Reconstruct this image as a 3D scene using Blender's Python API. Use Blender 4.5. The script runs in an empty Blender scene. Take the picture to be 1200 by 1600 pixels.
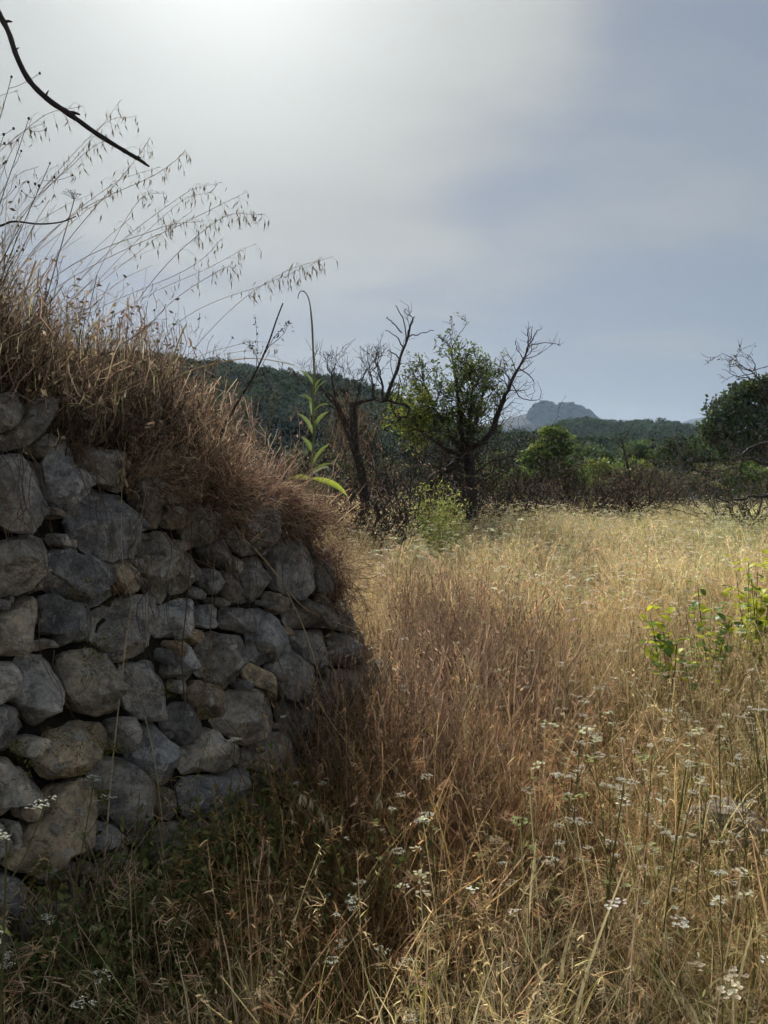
import bpy, math, random
import numpy as np
from mathutils import Vector, noise as mnoise
random.seed(7)
R = np.random.default_rng(7)
PI = math.pi
sc = bpy.context.scene

# ------------------------------------------------------------------ camera
F = 1202.0                       # focal length in photo pixels (1200 x 1600)
EYE = 1.6
PITCH = math.atan(60 / F)
cam = bpy.data.cameras.new('camera')
cam.sensor_fit = 'VERTICAL'; cam.sensor_height = 34.6; cam.lens = 34.6 * F / 1600
cam.clip_start = 0.05; cam.clip_end = 20000
camo = bpy.data.objects.new('camera', cam)
camo.location = (0, 0, EYE); camo.rotation_euler = (PI / 2 - PITCH, 0, 0)
sc.collection.objects.link(camo); sc.camera = camo

# ------------------------------------------------------------------ sky, sun, exposure
SUN_AZ, SUN_EL = math.radians(-11.5), math.radians(35.5)
SUND = Vector((math.sin(SUN_AZ) * math.cos(SUN_EL), math.cos(SUN_AZ) * math.cos(SUN_EL), math.sin(SUN_EL)))
world = bpy.data.worlds.new('World'); sc.world = world; world.use_nodes = True
wn, wl = world.node_tree.nodes, world.node_tree.links
wn.clear()
def nd(tree, typ, **kw):
    n = tree.nodes.new(typ)
    for k, v in kw.items():
        if k.startswith('i_'):
            key = k[2:]
            key = int(key) if key.isdigit() else key
            n.inputs[key].default_value = v
        else:
            setattr(n, k, v)
    return n
def math_n(tree, op, a, b=None, clamp=False):
    n = tree.nodes.new('ShaderNodeMath'); n.operation = op; n.use_clamp = clamp
    for i, x in enumerate((a, b)):
        if x is None: continue
        if hasattr(x, 'links') or hasattr(x, 'is_linked'): tree.links.new(x, n.inputs[i])
        else: n.inputs[i].default_value = x
    return n.outputs[0]
T = world.node_tree
sky = nd(T, 'ShaderNodeTexSky', sky_type='NISHITA', sun_disc=False, sun_elevation=SUN_EL, sun_rotation=SUN_AZ,
         altitude=200, air_density=1.0, dust_density=2.0, ozone_density=1.0)
tc = nd(T, 'ShaderNodeTexCoord')
def vdot(vec):
    n = nd(T, 'ShaderNodeVectorMath', operation='DOT_PRODUCT'); wl.new(tc.outputs['Generated'], n.inputs[0])
    n.inputs[1].default_value = vec; return n.outputs['Value']
def cloud_noise(scale, detail, stretch, seed):
    # flat cloud layer: direction divided by its height
    sep = nd(T, 'ShaderNodeSeparateXYZ'); wl.new(tc.outputs['Generated'], sep.inputs[0])
    z = math_n(T, 'ADD', math_n(T, 'MAXIMUM', sep.outputs['Z'], 0.0), 0.18)
    cx = nd(T, 'ShaderNodeCombineXYZ')
    wl.new(math_n(T, 'MULTIPLY', math_n(T, 'DIVIDE', sep.outputs['X'], z), stretch), cx.inputs[0])
    wl.new(math_n(T, 'DIVIDE', sep.outputs['Y'], z), cx.inputs[1]); cx.inputs[2].default_value = seed
    nn = nd(T, 'ShaderNodeTexNoise', i_Scale=scale, i_Detail=detail, i_Roughness=0.5); wl.new(cx.outputs[0], nn.inputs['Vector'])
    return nn.outputs['Fac']
def smooth(x, a, b):
    n = nd(T, 'ShaderNodeMapRange', interpolation_type='SMOOTHSTEP'); wl.new(x, n.inputs[0])
    n.inputs[1].default_value = a; n.inputs[2].default_value = b; return n.outputs[0]
def mixc(f, a, b, mode='MIX'):
    n = nd(T, 'ShaderNodeMix', data_type='RGBA', blend_type=mode)
    for s, x in ((n.inputs[0], f), (n.inputs[6], a), (n.inputs[7], b)):
        if hasattr(x, 'is_linked'): wl.new(x, s)
        else: s.default_value = x
    return n.outputs[2]
sd = vdot(SUND)
glow = math_n(T, 'POWER', math_n(T, 'MAXIMUM', sd, 0.0), 9.0)
core = math_n(T, 'POWER', math_n(T, 'MAXIMUM', sd, 0.0), 60.0)
n_big = cloud_noise(0.85, 3.0, 1.0, 3.7)
n_fine = cloud_noise(1.9, 5.0, 0.55, 9.1)
# bank of cloud around the sun, its edge broken by noise
edge = math_n(T, 'ADD', sd, math_n(T, 'MULTIPLY', math_n(T, 'SUBTRACT', n_big, 0.5), 0.26))
edge = math_n(T, 'ADD', edge, math_n(T, 'MULTIPLY', math_n(T, 'SUBTRACT', n_fine, 0.5), 0.17))
bank = smooth(edge, 0.885, 0.962)
veil = smooth(n_fine, 0.40, 0.70)
cl = math_n(T, 'MAXIMUM', bank, math_n(T, 'MULTIPLY', veil, 0.46))
SKYS = 0.07
clear = nd(T, 'ShaderNodeVectorMath', operation='SCALE'); wl.new(sky.outputs[0], clear.inputs[0]); clear.inputs['Scale'].default_value = SKYS
veiled = mixc(0.86, clear.outputs[0], (0.160, 0.188, 0.232, 1))       # thin high haze in front of the blue
lum = math_n(T, 'ADD', math_n(T, 'MULTIPLY', glow, 0.17), math_n(T, 'MULTIPLY', core, 0.30))
lum = math_n(T, 'ADD', lum, math_n(T, 'ADD', 0.20, math_n(T, 'MULTIPLY', n_fine, 0.13)))
lc = nd(T, 'ShaderNodeCombineXYZ')
for i, k in enumerate((0.99, 1.015, 0.985)): wl.new(math_n(T, 'MULTIPLY', lum, k), lc.inputs[i])
final = mixc(cl, veiled, lc.outputs[0])
bg = nd(T, 'ShaderNodeBackground', i_Strength=1.0); wl.new(final, bg.inputs[0])
wo = nd(T, 'ShaderNodeOutputWorld'); wl.new(bg.outputs[0], wo.inputs[0])

sun = bpy.data.lights.new('sun', 'SUN'); sun.energy = 4.6; sun.angle = math.radians(6); sun.color = (1.0, 0.95, 0.87)
suno = bpy.data.objects.new('sun', sun); suno.rotation_euler = SUND.to_track_quat('Z', 'Y').to_euler(); suno.location = (0, 0, 60)
sc.collection.objects.link(suno)
sc.view_settings.view_transform = 'Standard'; sc.view_settings.look = 'None'
sc.view_settings.exposure = 0.58; sc.view_settings.gamma = 1.0; sc.view_settings.use_curve_mapping = False
sc.cycles.use_adaptive_sampling = True; sc.cycles.adaptive_threshold = 0.06; sc.cycles.adaptive_min_samples = 12
world.cycles.sampling_method = 'MANUAL'; world.cycles.sample_map_resolution = 256
sc.cycles.volume_bounces = 0; sc.cycles.max_bounces = 3; sc.cycles.transparent_max_bounces = 8
sc.cycles.diffuse_bounces = 2; sc.cycles.transmission_bounces = 3; sc.cycles.use_light_tree = False
sc.cycles.volume_step_rate = 20

# ------------------------------------------------------------------ helpers
COL = sc.collection
def tag(o, label=None, cat=None, group=None, kind=None):
    if label: o['label'] = label
    if cat: o['category'] = cat
    if group: o['group'] = group
    if kind: o['kind'] = kind
    return o
def empty(name, loc=(0, 0, 0), label=None, cat=None, group=None):
    o = bpy.data.objects.new(name, None); o.location = loc; o.empty_display_size = 0.1
    COL.objects.link(o); return tag(o, label, cat, group)
def P(px, py, d):
    "point of the photo pixel (px,py) at distance d along y"
    sx, sy = (px - 600) / F, (800 - py) / F
    cp, sp = math.cos(PITCH), math.sin(PITCH)
    v = np.array([sx, cp + sp * sy, -sp + cp * sy])
    return v * (d / v[1]) + np.array([0, 0, EYE])

class MB:
    def __init__(s): s.v = []; s.c = []; s.q = []; s.t = []; s.n = 0
    def add(s, v, q=None, t=None, col=(0.5, 0.5, 0.5)):
        v = np.asarray(v, float).reshape(-1, 3)
        c = np.asarray(col, float)
        if c.ndim == 1: c = np.tile(c[:3], (len(v), 1))
        if q is not None and len(q): s.q.append(np.asarray(q, int).reshape(-1, 4) + s.n)
        if t is not None and len(t): s.t.append(np.asarray(t, int).reshape(-1, 3) + s.n)
        s.v.append(v); s.c.append(c); s.n += len(v)
    def tube(s, pts, rad, sides=5, col=(0.2, 0.15, 0.1), cap=True):
        pts = np.asarray(pts, float); n = len(pts)
        rad = np.full(n, rad) if np.isscalar(rad) else np.asarray(rad, float)
        tan = np.gradient(pts, axis=0); tan /= np.linalg.norm(tan, axis=1)[:, None] + 1e-9
        ref = np.array([0.3, 0.2, 1.0]) if abs(tan[0][2]) < 0.8 * 1.0 else np.array([1.0, 0.1, 0.2])
        a = np.cross(tan, ref); a /= np.linalg.norm(a, axis=1)[:, None] + 1e-9
        b = np.cross(tan, a)
        th = np.arange(sides) * 2 * PI / sides
        v = pts[:, None, :] + rad[:, None, None] * (np.cos(th)[None, :, None] * a[:, None, :] + np.sin(th)[None, :, None] * b[:, None, :])
        i = np.arange(n - 1)[:, None] * sides; j = np.arange(sides)[None, :]; j2 = (j + 1) % sides
        q = np.stack([i + j, i + j2, i + sides + j2, i + sides + j], -1).reshape(-1, 4)
        t = None
        if cap and sides > 2:
            t = [[(n - 1) * sides, (n - 1) * sides + k, (n - 1) * sides + k + 1] for k in range(1, sides - 1)]
            t += [[0, k + 1, k] for k in range(1, sides - 1)]
        s.add(v.reshape(-1, 3), q, t, col)
    def blades(s, base, az, length, lean, curve, width, cols, segs=4, kink=0.0, taper=True, twist=None):
        base = np.asarray(base, float).reshape(-1, 3); n = len(base)
        f = lambda x: np.full(n, x) if np.isscalar(x) else np.asarray(x, float)
        az, length, lean, curve, width = map(f, (az, length, lean, curve, width))
        k = segs + 1
        S = np.linspace(0, 1, k)
        th = lean[:, None] + curve[:, None] * S[None, :] + kink * R.normal(size=(n, k))
        azz = az[:, None] + kink * R.normal(size=(n, k))
        st = length[:, None] / segs
        dx = np.sin(th) * np.cos(azz) * st; dy = np.sin(th) * np.sin(azz) * st; dz = np.cos(th) * st
        p = np.zeros((n, k, 3))
        for ax, dd in enumerate((dx, dy, dz)):
            p[:, 1:, ax] = np.cumsum(dd[:, :-1], 1)
        p += base[:, None, :]
        tw = R.uniform(0, 2 * PI, n) if twist is None else f(twist)
        side = np.stack([np.cos(tw), np.sin(tw), 0.25 * np.sin(tw * 3)], -1)
        w = np.ones(k)
        if taper: w = np.clip(1.15 * (1 - S ** 2.2), 0.12, 1)
        off = side[:, None, :] * (width[:, None] * w[None, :])[:, :, None] * 0.5
        v = np.stack([p - off, p + off], 2).reshape(n, k * 2, 3)
        i = np.arange(segs) * 2
        q0 = np.stack([i, i + 1, i + 3, i + 2], -1)
        q = (q0[None] + (np.arange(n) * k * 2)[:, None, None]).reshape(-1, 4)
        cols = np.asarray(cols, float)
        if cols.ndim == 1: cols = np.tile(cols, (n, 1))
        s.add(v.reshape(-1, 3), q, None, np.repeat(cols, k * 2, 0))
        return p
    def leaves(s, pos, size, cols, asp=0.5, normal=None, spread=1.0):
        "rhombic leaf-sized faces"
        pos = np.asarray(pos, float).reshape(-1, 3); n = len(pos)
        if n == 0: return
        size = np.full(n, size) if np.isscalar(size) else np.asarray(size, float)
        a = R.normal(size=(n, 3)); a /= np.linalg.norm(a, axis=1)[:, None]
        b = R.normal(size=(n, 3)); b -= a * np.sum(a * b, 1)[:, None]; b /= np.linalg.norm(b, axis=1)[:, None]
        sz = size[:, None] * 0.5
        v = np.stack([pos - a * sz, pos + b * sz * asp, pos + a * sz, pos - b * sz * asp], 1)
        q = np.arange(4 * n).reshape(-1, 4)
        cols = np.asarray(cols, float)
        if cols.ndim == 1: cols = np.tile(cols, (n, 1))
        s.add(v.reshape(-1, 3), q, None, np.repeat(cols, 4, 0))
    def mesh(s, name, mat, smooth=False):
        me = bpy.data.meshes.new(name)
        v = np.concatenate(s.v); me.vertices.add(len(v)); me.vertices.foreach_set('co', v.astype(np.float32).ravel())
        q = np.concatenate(s.q) if s.q else np.zeros((0, 4), int)
        t = np.concatenate(s.t) if s.t else np.zeros((0, 3), int)
        loops = np.concatenate([q.ravel(), t.ravel()]).astype(np.int32)
        me.loops.add(len(loops)); me.loops.foreach_set('vertex_index', loops)
        st = np.concatenate([np.arange(len(q)) * 4, len(q) * 4 + np.arange(len(t)) * 3]).astype(np.int32)
        me.polygons.add(len(st)); me.polygons.foreach_set('loop_start', st)
        me.polygons.foreach_set('use_smooth', np.full(len(st), smooth))
        me.update(calc_edges=True)
        ca = me.color_attributes.new('Col', 'FLOAT_COLOR', 'POINT')
        c = np.concatenate(s.c); ca.data.foreach_set('color', np.concatenate([c, np.ones((len(c), 1))], 1).astype(np.float32).ravel())
        if mat: me.materials.append(mat)
        return me
    def obj(s, name, mat, parent=None, smooth=False, link=True):
        o = bpy.data.objects.new(name, s.mesh(name, mat, smooth))
        if link: COL.objects.link(o)
        if parent: o.parent = parent
        return o
def jit(c, n, v=0.18, h=0.05):
    "n colours scattered round c"
    c = np.asarray(c, float)
    return np.clip(c[None] * (1 + v * R.normal(size=(n, 1))) * (1 + h * R.normal(size=(n, 3))), 0.004, 0.9)
def pick(cols, n, v=0.18, h=0.05, w=None):
    cols = np.asarray(cols, float)
    return np.clip(cols[R.choice(len(cols), n, p=w)] * (1 + v * R.normal(size=(n, 1))) * (1 + h * R.normal(size=(n, 3))), 0.004, 0.9)
def child(o, name, mb, mat, smooth=False):
    "part: its vertices are given in world space"
    c = mb.obj(name, mat, o, smooth); c.matrix_parent_inverse = o.matrix_basis.inverted()
    return c
def crom(pts, n=60, return_u=False):
    "Catmull-Rom through pts"
    p = np.asarray(pts, float)
    p = np.vstack([2 * p[0] - p[1], p, 2 * p[-1] - p[-2]])
    m = len(p) - 3
    out = []
    for t in np.linspace(0, m - 1e-6, n):
        i = int(t); f = t - i
        a, b, c, d = p[i:i + 4]
        out.append(0.5 * (2 * b + (c - a) * f + (2 * a - 5 * b + 4 * c - d) * f * f + (3 * b - a - 3 * c + d) * f ** 3))
    return np.array(out)
def sst(x, a, b):
    t = np.clip((np.asarray(x, float) - a) / (b - a), 0, 1); return t * t * (3 - 2 * t)
def vnoise(x, y, s, seed=0.0):
    x = np.atleast_1d(np.asarray(x, float)); y = np.atleast_1d(np.asarray(y, float))
    return np.array([mnoise.noise(Vector((a / s, b / s, seed))) for a, b in zip(x.ravel(), y.ravel())]).reshape(x.shape)

# ------------------------------------------------------------------ materials
def mat_new(name):
    m = bpy.data.materials.new(name); m.use_nodes = True; m.node_tree.nodes.clear(); return m, m.node_tree
def veg_mat(name, trans=0.35, inst=False, rough=0.75, gloss=0.0):
    m, t = mat_new(name)
    at = nd(t, 'ShaderNodeAttribute', attribute_name='Col'); c = at.outputs['Color']
    if inst:
        ti = nd(t, 'ShaderNodeAttribute', attribute_name='tint', attribute_type='INSTANCER')
        mx = nd(t, 'ShaderNodeMix', data_type='RGBA', blend_type='MULTIPLY', i_0=1.0)
        t.links.new(c, mx.inputs[6]); t.links.new(ti.outputs['Color'], mx.inputs[7]); c = mx.outputs[2]
    d = nd(t, 'ShaderNodeBsdfDiffuse'); t.links.new(c, d.inputs[0])
    tr = nd(t, 'ShaderNodeBsdfTranslucent'); t.links.new(c, tr.inputs[0])
    ms = nd(t, 'ShaderNodeMixShader', i_0=trans); t.links.new(d.outputs[0], ms.inputs[1]); t.links.new(tr.outputs[0], ms.inputs[2])
    sh = ms.outputs[0]
    if gloss > 0:
        g = nd(t, 'ShaderNodeBsdfGlossy', i_Roughness=0.45); g.inputs[0].default_value = (0.8, 0.85, 0.85, 1)
        m2 = nd(t, 'ShaderNodeMixShader', i_0=gloss); t.links.new(sh, m2.inputs[1]); t.links.new(g.outputs[0], m2.inputs[2]); sh = m2.outputs[0]
    o = nd(t, 'ShaderNodeOutputMaterial'); t.links.new(sh, o.inputs[0])
    return m
M_DRY = veg_mat('dry_grass_blades', 0.5, True)
M_BRUSH = veg_mat('dry_brush_twigs', 0.25, True)
M_WEED = veg_mat('green_weed_leaves', 0.4, True)
M_STRAW = veg_mat('straw', 0.42)
M_LEAF = veg_mat('leaves', 0.45, gloss=0.03)
M_PETAL = veg_mat('white_petals', 0.5)
M_FOREST = veg_mat('pine_needles', 0.2, True)
M_NEEDLE = veg_mat('pine_needles_near', 0.22)
def bark_mat(name, c1, c2, scale=14):
    m, t = mat_new(name)
    tcn = nd(t, 'ShaderNodeTexCoord')
    mp = nd(t, 'ShaderNodeMapping'); mp.inputs['Scale'].default_value = (1, 1, 0.35); t.links.new(tcn.outputs['Object'], mp.inputs[0])
    n = nd(t, 'ShaderNodeTexNoise', i_Scale=scale, i_Detail=8, i_Roughness=0.65); t.links.new(mp.outputs[0], n.inputs['Vector'])
    r = nd(t, 'ShaderNodeValToRGB'); r.color_ramp.elements[0].color = (*c1, 1); r.color_ramp.elements[1].color = (*c2, 1)
    r.color_ramp.elements[0].position = 0.32; r.color_ramp.elements[1].position = 0.68
    t.links.new(n.outputs['Fac'], r.inputs[0])
    p = nd(t, 'ShaderNodeBsdfPrincipled', i_Roughness=0.9); t.links.new(r.outputs[0], p.inputs['Base Color'])
    p.inputs['Specular IOR Level'].default_value = 0.2
    b = nd(t, 'ShaderNodeBump', i_Strength=0.7, i_Distance=0.01); t.links.new(n.outputs['Fac'], b.inputs['Height']); t.links.new(b.outputs[0], p.inputs['Normal'])
    o = nd(t, 'ShaderNodeOutputMaterial'); t.links.new(p.outputs[0], o.inputs[0]); return m
M_BARK = bark_mat('dark_bark', (0.030, 0.026, 0.023), (0.085, 0.072, 0.062))
M_BARKG = bark_mat('grey_bark', (0.06, 0.055, 0.05), (0.17, 0.15, 0.13), 18)
def stone_mat():
    m, t = mat_new('limestone')
    at = nd(t, 'ShaderNodeAttribute', attribute_name='Col')
    oi = nd(t, 'ShaderNodeObjectInfo')
    tcn = nd(t, 'ShaderNodeTexCoord')
    va = nd(t, 'ShaderNodeVectorMath', operation='ADD'); t.links.new(tcn.outputs['Object'], va.inputs[0])
    vs = nd(t, 'ShaderNodeVectorMath', operation='SCALE'); vs.inputs[0].default_value = (13, 7, 5); t.links.new(oi.outputs['Random'], vs.inputs['Scale'])
    t.links.new(vs.outputs[0], va.inputs[1]); V = va.outputs[0]
    def noi(s, d, r=0.6):
        n = nd(t, 'ShaderNodeTexNoise', i_Scale=s, i_Detail=d, i_Roughness=r); t.links.new(V, n.inputs['Vector']); return n.outputs['Fac']
    big, mid, fine = noi(9, 4, 0.65), noi(38, 5, 0.75), noi(160, 2, 0.7)
    def ramp(x, stops):
        r = nd(t, 'ShaderNodeValToRGB'); e = r.color_ramp.elements
        e[0].position, e[0].color = stops[0][0], (*stops[0][1], 1); e[1].position, e[1].color = stops[-1][0], (*stops[-1][1], 1)
        for p_, c_ in stops[1:-1]: x_ = e.new(p_); x_.color = (*c_, 1)
        t.links.new(x, r.inputs[0]); return r.outputs[0]
    def mul(a, b, f=1.0, mode='MULTIPLY'):
        x = nd(t, 'ShaderNodeMix', data_type='RGBA', blend_type=mode)
        for s_, y in ((x.inputs[0], f), (x.inputs[6], a), (x.inputs[7], b)):
            if hasattr(y, 'is_linked'): t.links.new(y, s_)
            else: s_.default_value = y
        return x.outputs[2]
    c = mul(at.outputs['Color'], ramp(big, [(0.28, (0.42, 0.42, 0.43)), (0.5, (0.95, 0.93, 0.90)), (0.72, (1.45, 1.36, 1.25))]))
    c = mul(c, ramp(mid, [(0.3, (0.48, 0.48, 0.48)), (0.5, (1, 1, 1)), (0.7, (1.4, 1.38, 1.35))]))
    # pale lichen spots and dark lichen crust
    li = noi(22, 4, 0.5)
    lm = nd(t, 'ShaderNodeMapRange', interpolation_type='SMOOTHSTEP'); t.links.new(li, lm.inputs[0]); lm.inputs[1].default_value = 0.60; lm.inputs[2].default_value = 0.635
    c = mul(c, (0.52, 0.50, 0.44, 1), math_n(t, 'MULTIPLY', lm.outputs[0], 0.7), 'MIX')
    dk = noi(13, 5, 0.6)
    dm = nd(t, 'ShaderNodeMapRange', interpolation_type='SMOOTHSTEP'); t.links.new(dk, dm.inputs[0]); dm.inputs[1].default_value = 0.55; dm.inputs[2].default_value = 0.62
    c = mul(c, (0.06, 0.058, 0.05, 1), math_n(t, 'MULTIPLY', dm.outputs[0], 0.45), 'MIX')
    vo = nd(t, 'ShaderNodeTexVoronoi', feature='DISTANCE_TO_EDGE', i_Scale=6.5); 
    wv = nd(t, 'ShaderNodeVectorMath', operation='ADD'); t.links.new(V, wv.inputs[0])
    wn_ = nd(t, 'ShaderNodeTexNoise', i_Scale=14.0, i_Detail=4); t.links.new(V, wn_.inputs['Vector'])
    ws = nd(t, 'ShaderNodeVectorMath', operation='SCALE'); ws.inputs['Scale'].default_value = 0.12; t.links.new(wn_.outputs['Color'], ws.inputs[0])
    t.links.new(ws.outputs[0], wv.inputs[1]); t.links.new(wv.outputs[0], vo.inputs['Vector'])
    cr = nd(t, 'ShaderNodeMapRange'); t.links.new(vo.outputs['Distance'], cr.inputs[0]); cr.inputs[1].default_value = 0.0; cr.inputs[2].default_value = 0.012
    ck = math_n(t, 'MULTIPLY', math_n(t, 'SUBTRACT', 1.0, cr.outputs[0]), 0.6)
    c = mul(c, (0.05, 0.045, 0.04, 1), ck, 'MIX')
    hsum = math_n(t, 'ADD', math_n(t, 'MULTIPLY', mid, 0.5), math_n(t, 'MULTIPLY', fine, 0.22))
    hsum = math_n(t, 'ADD', hsum, math_n(t, 'MULTIPLY', big, 0.9))
    hsum = math_n(t, 'ADD', hsum, math_n(t, 'MULTIPLY', cr.outputs[0], 0.12))
    b = nd(t, 'ShaderNodeBump', i_Strength=1.0, i_Distance=0.03); t.links.new(hsum, b.inputs['Height'])
    p = nd(t, 'ShaderNodeBsdfPrincipled', i_Roughness=0.88); p.inputs['Specular IOR Level'].default_value = 0.25
    t.links.new(c, p.inputs['Base Color']); t.links.new(b.outputs[0], p.inputs['Normal'])
    o = nd(t, 'ShaderNodeOutputMaterial'); t.links.new(p.outputs[0], o.inputs[0]); return m
M_STONE = stone_mat()
def soil_mat(name, c1, c2, c3, s=1.0):
    m, t = mat_new(name)
    g = nd(t, 'ShaderNodeTexCoord')
    n = nd(t, 'ShaderNodeTexNoise', i_Scale=1.2 * s, i_Detail=6); n2 = nd(t, 'ShaderNodeTexNoise', i_Scale=35.0 * s, i_Detail=8, i_Roughness=0.7)
    t.links.new(g.outputs['Object'], n.inputs['Vector']); t.links.new(g.outputs['Object'], n2.inputs['Vector'])
    a = math_n(t, 'ADD', math_n(t, 'MULTIPLY', n.outputs['Fac'], 0.5), math_n(t, 'MULTIPLY', n2.outputs['Fac'], 0.5))
    r = nd(t, 'ShaderNodeValToRGB'); e = r.color_ramp.elements
    e[0].position, e[0].color = 0.36, (*c1, 1); e[1].position, e[1].color = 0.64, (*c3, 1); x = e.new(0.5); x.color = (*c2, 1)
    t.links.new(a, r.inputs[0])
    p = nd(t, 'ShaderNodeBsdfPrincipled', i_Roughness=0.95); p.inputs['Specular IOR Level'].default_value = 0.1
    t.links.new(r.outputs[0], p.inputs['Base Color'])
    b = nd(t, 'ShaderNodeBump', i_Strength=0.8, i_Distance=0.03); t.links.new(n2.outputs['Fac'], b.inputs['Height']); t.links.new(b.outputs[0], p.inputs['Normal'])
    o = nd(t, 'ShaderNodeOutputMaterial'); t.links.new(p.outputs[0], o.inputs[0]); return m
M_SOIL = soil_mat('dry_soil_and_litter', (0.055, 0.04, 0.028), (0.10, 0.075, 0.05), (0.17, 0.13, 0.085))
M_CORE = soil_mat('earth_between_stones', (0.02, 0.017, 0.014), (0.04, 0.033, 0.026), (0.07, 0.058, 0.046), 2.0)
M_SCRUB = soil_mat('scrub_slope', (0.020, 0.028, 0.014), (0.032, 0.042, 0.020), (0.055, 0.058, 0.030), 0.06)
M_ROCKY = soil_mat('rocky_mountain', (0.024, 0.030, 0.026), (0.048, 0.050, 0.048), (0.10, 0.095, 0.09), 0.03)
M_FARM = soil_mat('far_mountain', (0.030, 0.036, 0.034), (0.045, 0.05, 0.048), (0.065, 0.068, 0.065), 0.008)
def plain_mat(name, col, rough=0.5, metal=0.0, spec=0.5):
    m, t = mat_new(name)
    p = nd(t, 'ShaderNodeBsdfPrincipled', i_Roughness=rough, i_Metallic=metal); p.inputs['Base Color'].default_value = (*col, 1)
    n = nd(t, 'ShaderNodeTexNoise', i_Scale=9.0, i_Detail=5.0)
    mr = nd(t, 'ShaderNodeMapRange'); t.links.new(n.outputs['Fac'], mr.inputs[0]); mr.inputs[3].default_value = rough * 0.8; mr.inputs[4].default_value = min(1, rough * 1.25)
    t.links.new(mr.outputs[0], p.inputs['Roughness'])
    p.inputs['Specular IOR Level'].default_value = spec
    o = nd(t, 'ShaderNodeOutputMaterial'); t.links.new(p.outputs[0], o.inputs[0]); return m

# ------------------------------------------------------------------ wall line and terrain
WB = crom([(-2.6, 0.75), (-1.75, 1.5), (-1.12, 2.17), (-0.68, 3.0), (-0.28, 3.68), (0.05, 4.2), (0.21, 4.65), (0.16, 5.15)], 600)
seg = np.linalg.norm(np.diff(WB, axis=0), axis=1); WU = np.concatenate([[0], np.cumsum(seg)]); ULEN = WU[-1]
WT = np.gradient(WB, axis=0); WT /= np.linalg.norm(WT, axis=1)[:, None]
WN = np.stack([WT[:, 1], -WT[:, 0]], 1)            # outward, to the camera side
BAT = 0.22
def wall_at(u):
    x = np.interp(u, WU, WB[:, 0]); y = np.interp(u, WU, WB[:, 1])
    nx = np.interp(u, WU, WN[:, 0]); ny = np.interp(u, WU, WN[:, 1]); return x, y, nx, ny
def wall_pt(u, v, d=0.0):
    x, y, nx, ny = wall_at(u); k = d - BAT * np.asarray(v)
    return np.stack([x + nx * k, y + ny * k, np.broadcast_to(v, np.shape(x)) * 1.0], -1)
def px_of(p):
    p = np.asarray(p, float) - np.array([0, 0, EYE]); cp, sp = math.cos(PITCH), math.sin(PITCH)
    f = p[..., 1] * cp - p[..., 2] * sp; up = p[..., 1] * sp + p[..., 2] * cp
    return 600 + F * p[..., 0] / f, 800 - F * up / f
def unproj(px, py):
    "where the ray of a photo pixel meets the wall face -> (u, v)"
    a = P(px, py, 1.0) - np.array([0, 0, EYE])
    t = np.linspace(0.8, 7.5, 700)
    p = np.array([0, 0, EYE]) + t[:, None] * a
    k = np.argmin(((p[:, None, :2] - WB[None]) ** 2).sum(-1), 1)
    sdv = ((p[:, :2] - WB[k]) * WN[k]).sum(1) + BAT * p[:, 2]
    ok = (k > 0) & (k < len(WB) - 1)
    i = np.where((sdv[:-1] > 0) & (sdv[1:] <= 0) & ok[:-1])[0]
    if len(i) == 0: 
        i = [int(np.argmin(np.abs(sdv)))]
    return WU[k[i[0]]], p[i[0], 2]
# height of the wall top along u (read at pixels of the photo)
_tp = [(-150, 620), (0, 616), (60, 622), (80, 690), (150, 705), (240, 722), (275, 705), (330, 738), (400, 752), (455, 762), (490, 800), (512, 855), (532, 910), (553, 965), (578, 1012), (604, 1050), (622, 1085)]
_tu = [(-0.0, 1.80)]
for px_, py_ in _tp[1:]:
    _tu.append(unproj(px_, py_))
_tu.append((ULEN, 0.28))
_tu = sorted(_tu); TU = np.array([a for a, b in _tu]); TV = np.array([b for a, b in _tu])
def ztop(u): return np.interp(u, TU, TV)
# terrace edge = wall line, then a grassy bank running back
TE = np.vstack([[(-9, -2.5), (-4, -0.1)], WB[::12], [(-0.05, 5.6), (-0.55, 7.5), (-1.5, 11), (-3.6, 20), (-9, 40), (-30, 90)]])
TEu = np.concatenate([[0, 0], WU[::12], np.full(6, ULEN)])
def edge_sd(x, y):
    "distance to the terrace edge, positive inside the terrace; and u"
    x = np.asarray(x, float); y = np.asarray(y, float)
    best = np.full(x.shape, 1e9); sg = np.zeros(x.shape); uu = np.zeros(x.shape)
    for i in range(len(TE) - 1):
        a, b = TE[i], TE[i + 1]; d = b - a; L2 = d @ d
        t = np.clip(((x - a[0]) * d[0] + (y - a[1]) * d[1]) / L2, 0, 1)
        qx, qy = x - a[0] - t * d[0], y - a[1] - t * d[1]
        r = np.hypot(qx, qy); s = np.sign(d[0] * qy - d[1] * qx)
        m = r < best
        best = np.where(m, r, best); sg = np.where(m, s, sg); uu = np.where(m, TEu[i] + t * (TEu[i + 1] - TEu[i]), uu)
    return best * sg, uu
def field_h(x, y):
    x = np.asarray(x, float); y = np.asarray(y, float)
    h = 0.004 * np.clip(y - 2, 0, 20) - 0.02 * np.clip(y - 22, 0, 48)
    h = h + 0.035 * np.sin(x * 1.3 + 0.7) * np.cos(y * 1.1) + 0.02 * np.sin(x * 3.1 + y * 2.3)
    return h
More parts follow.
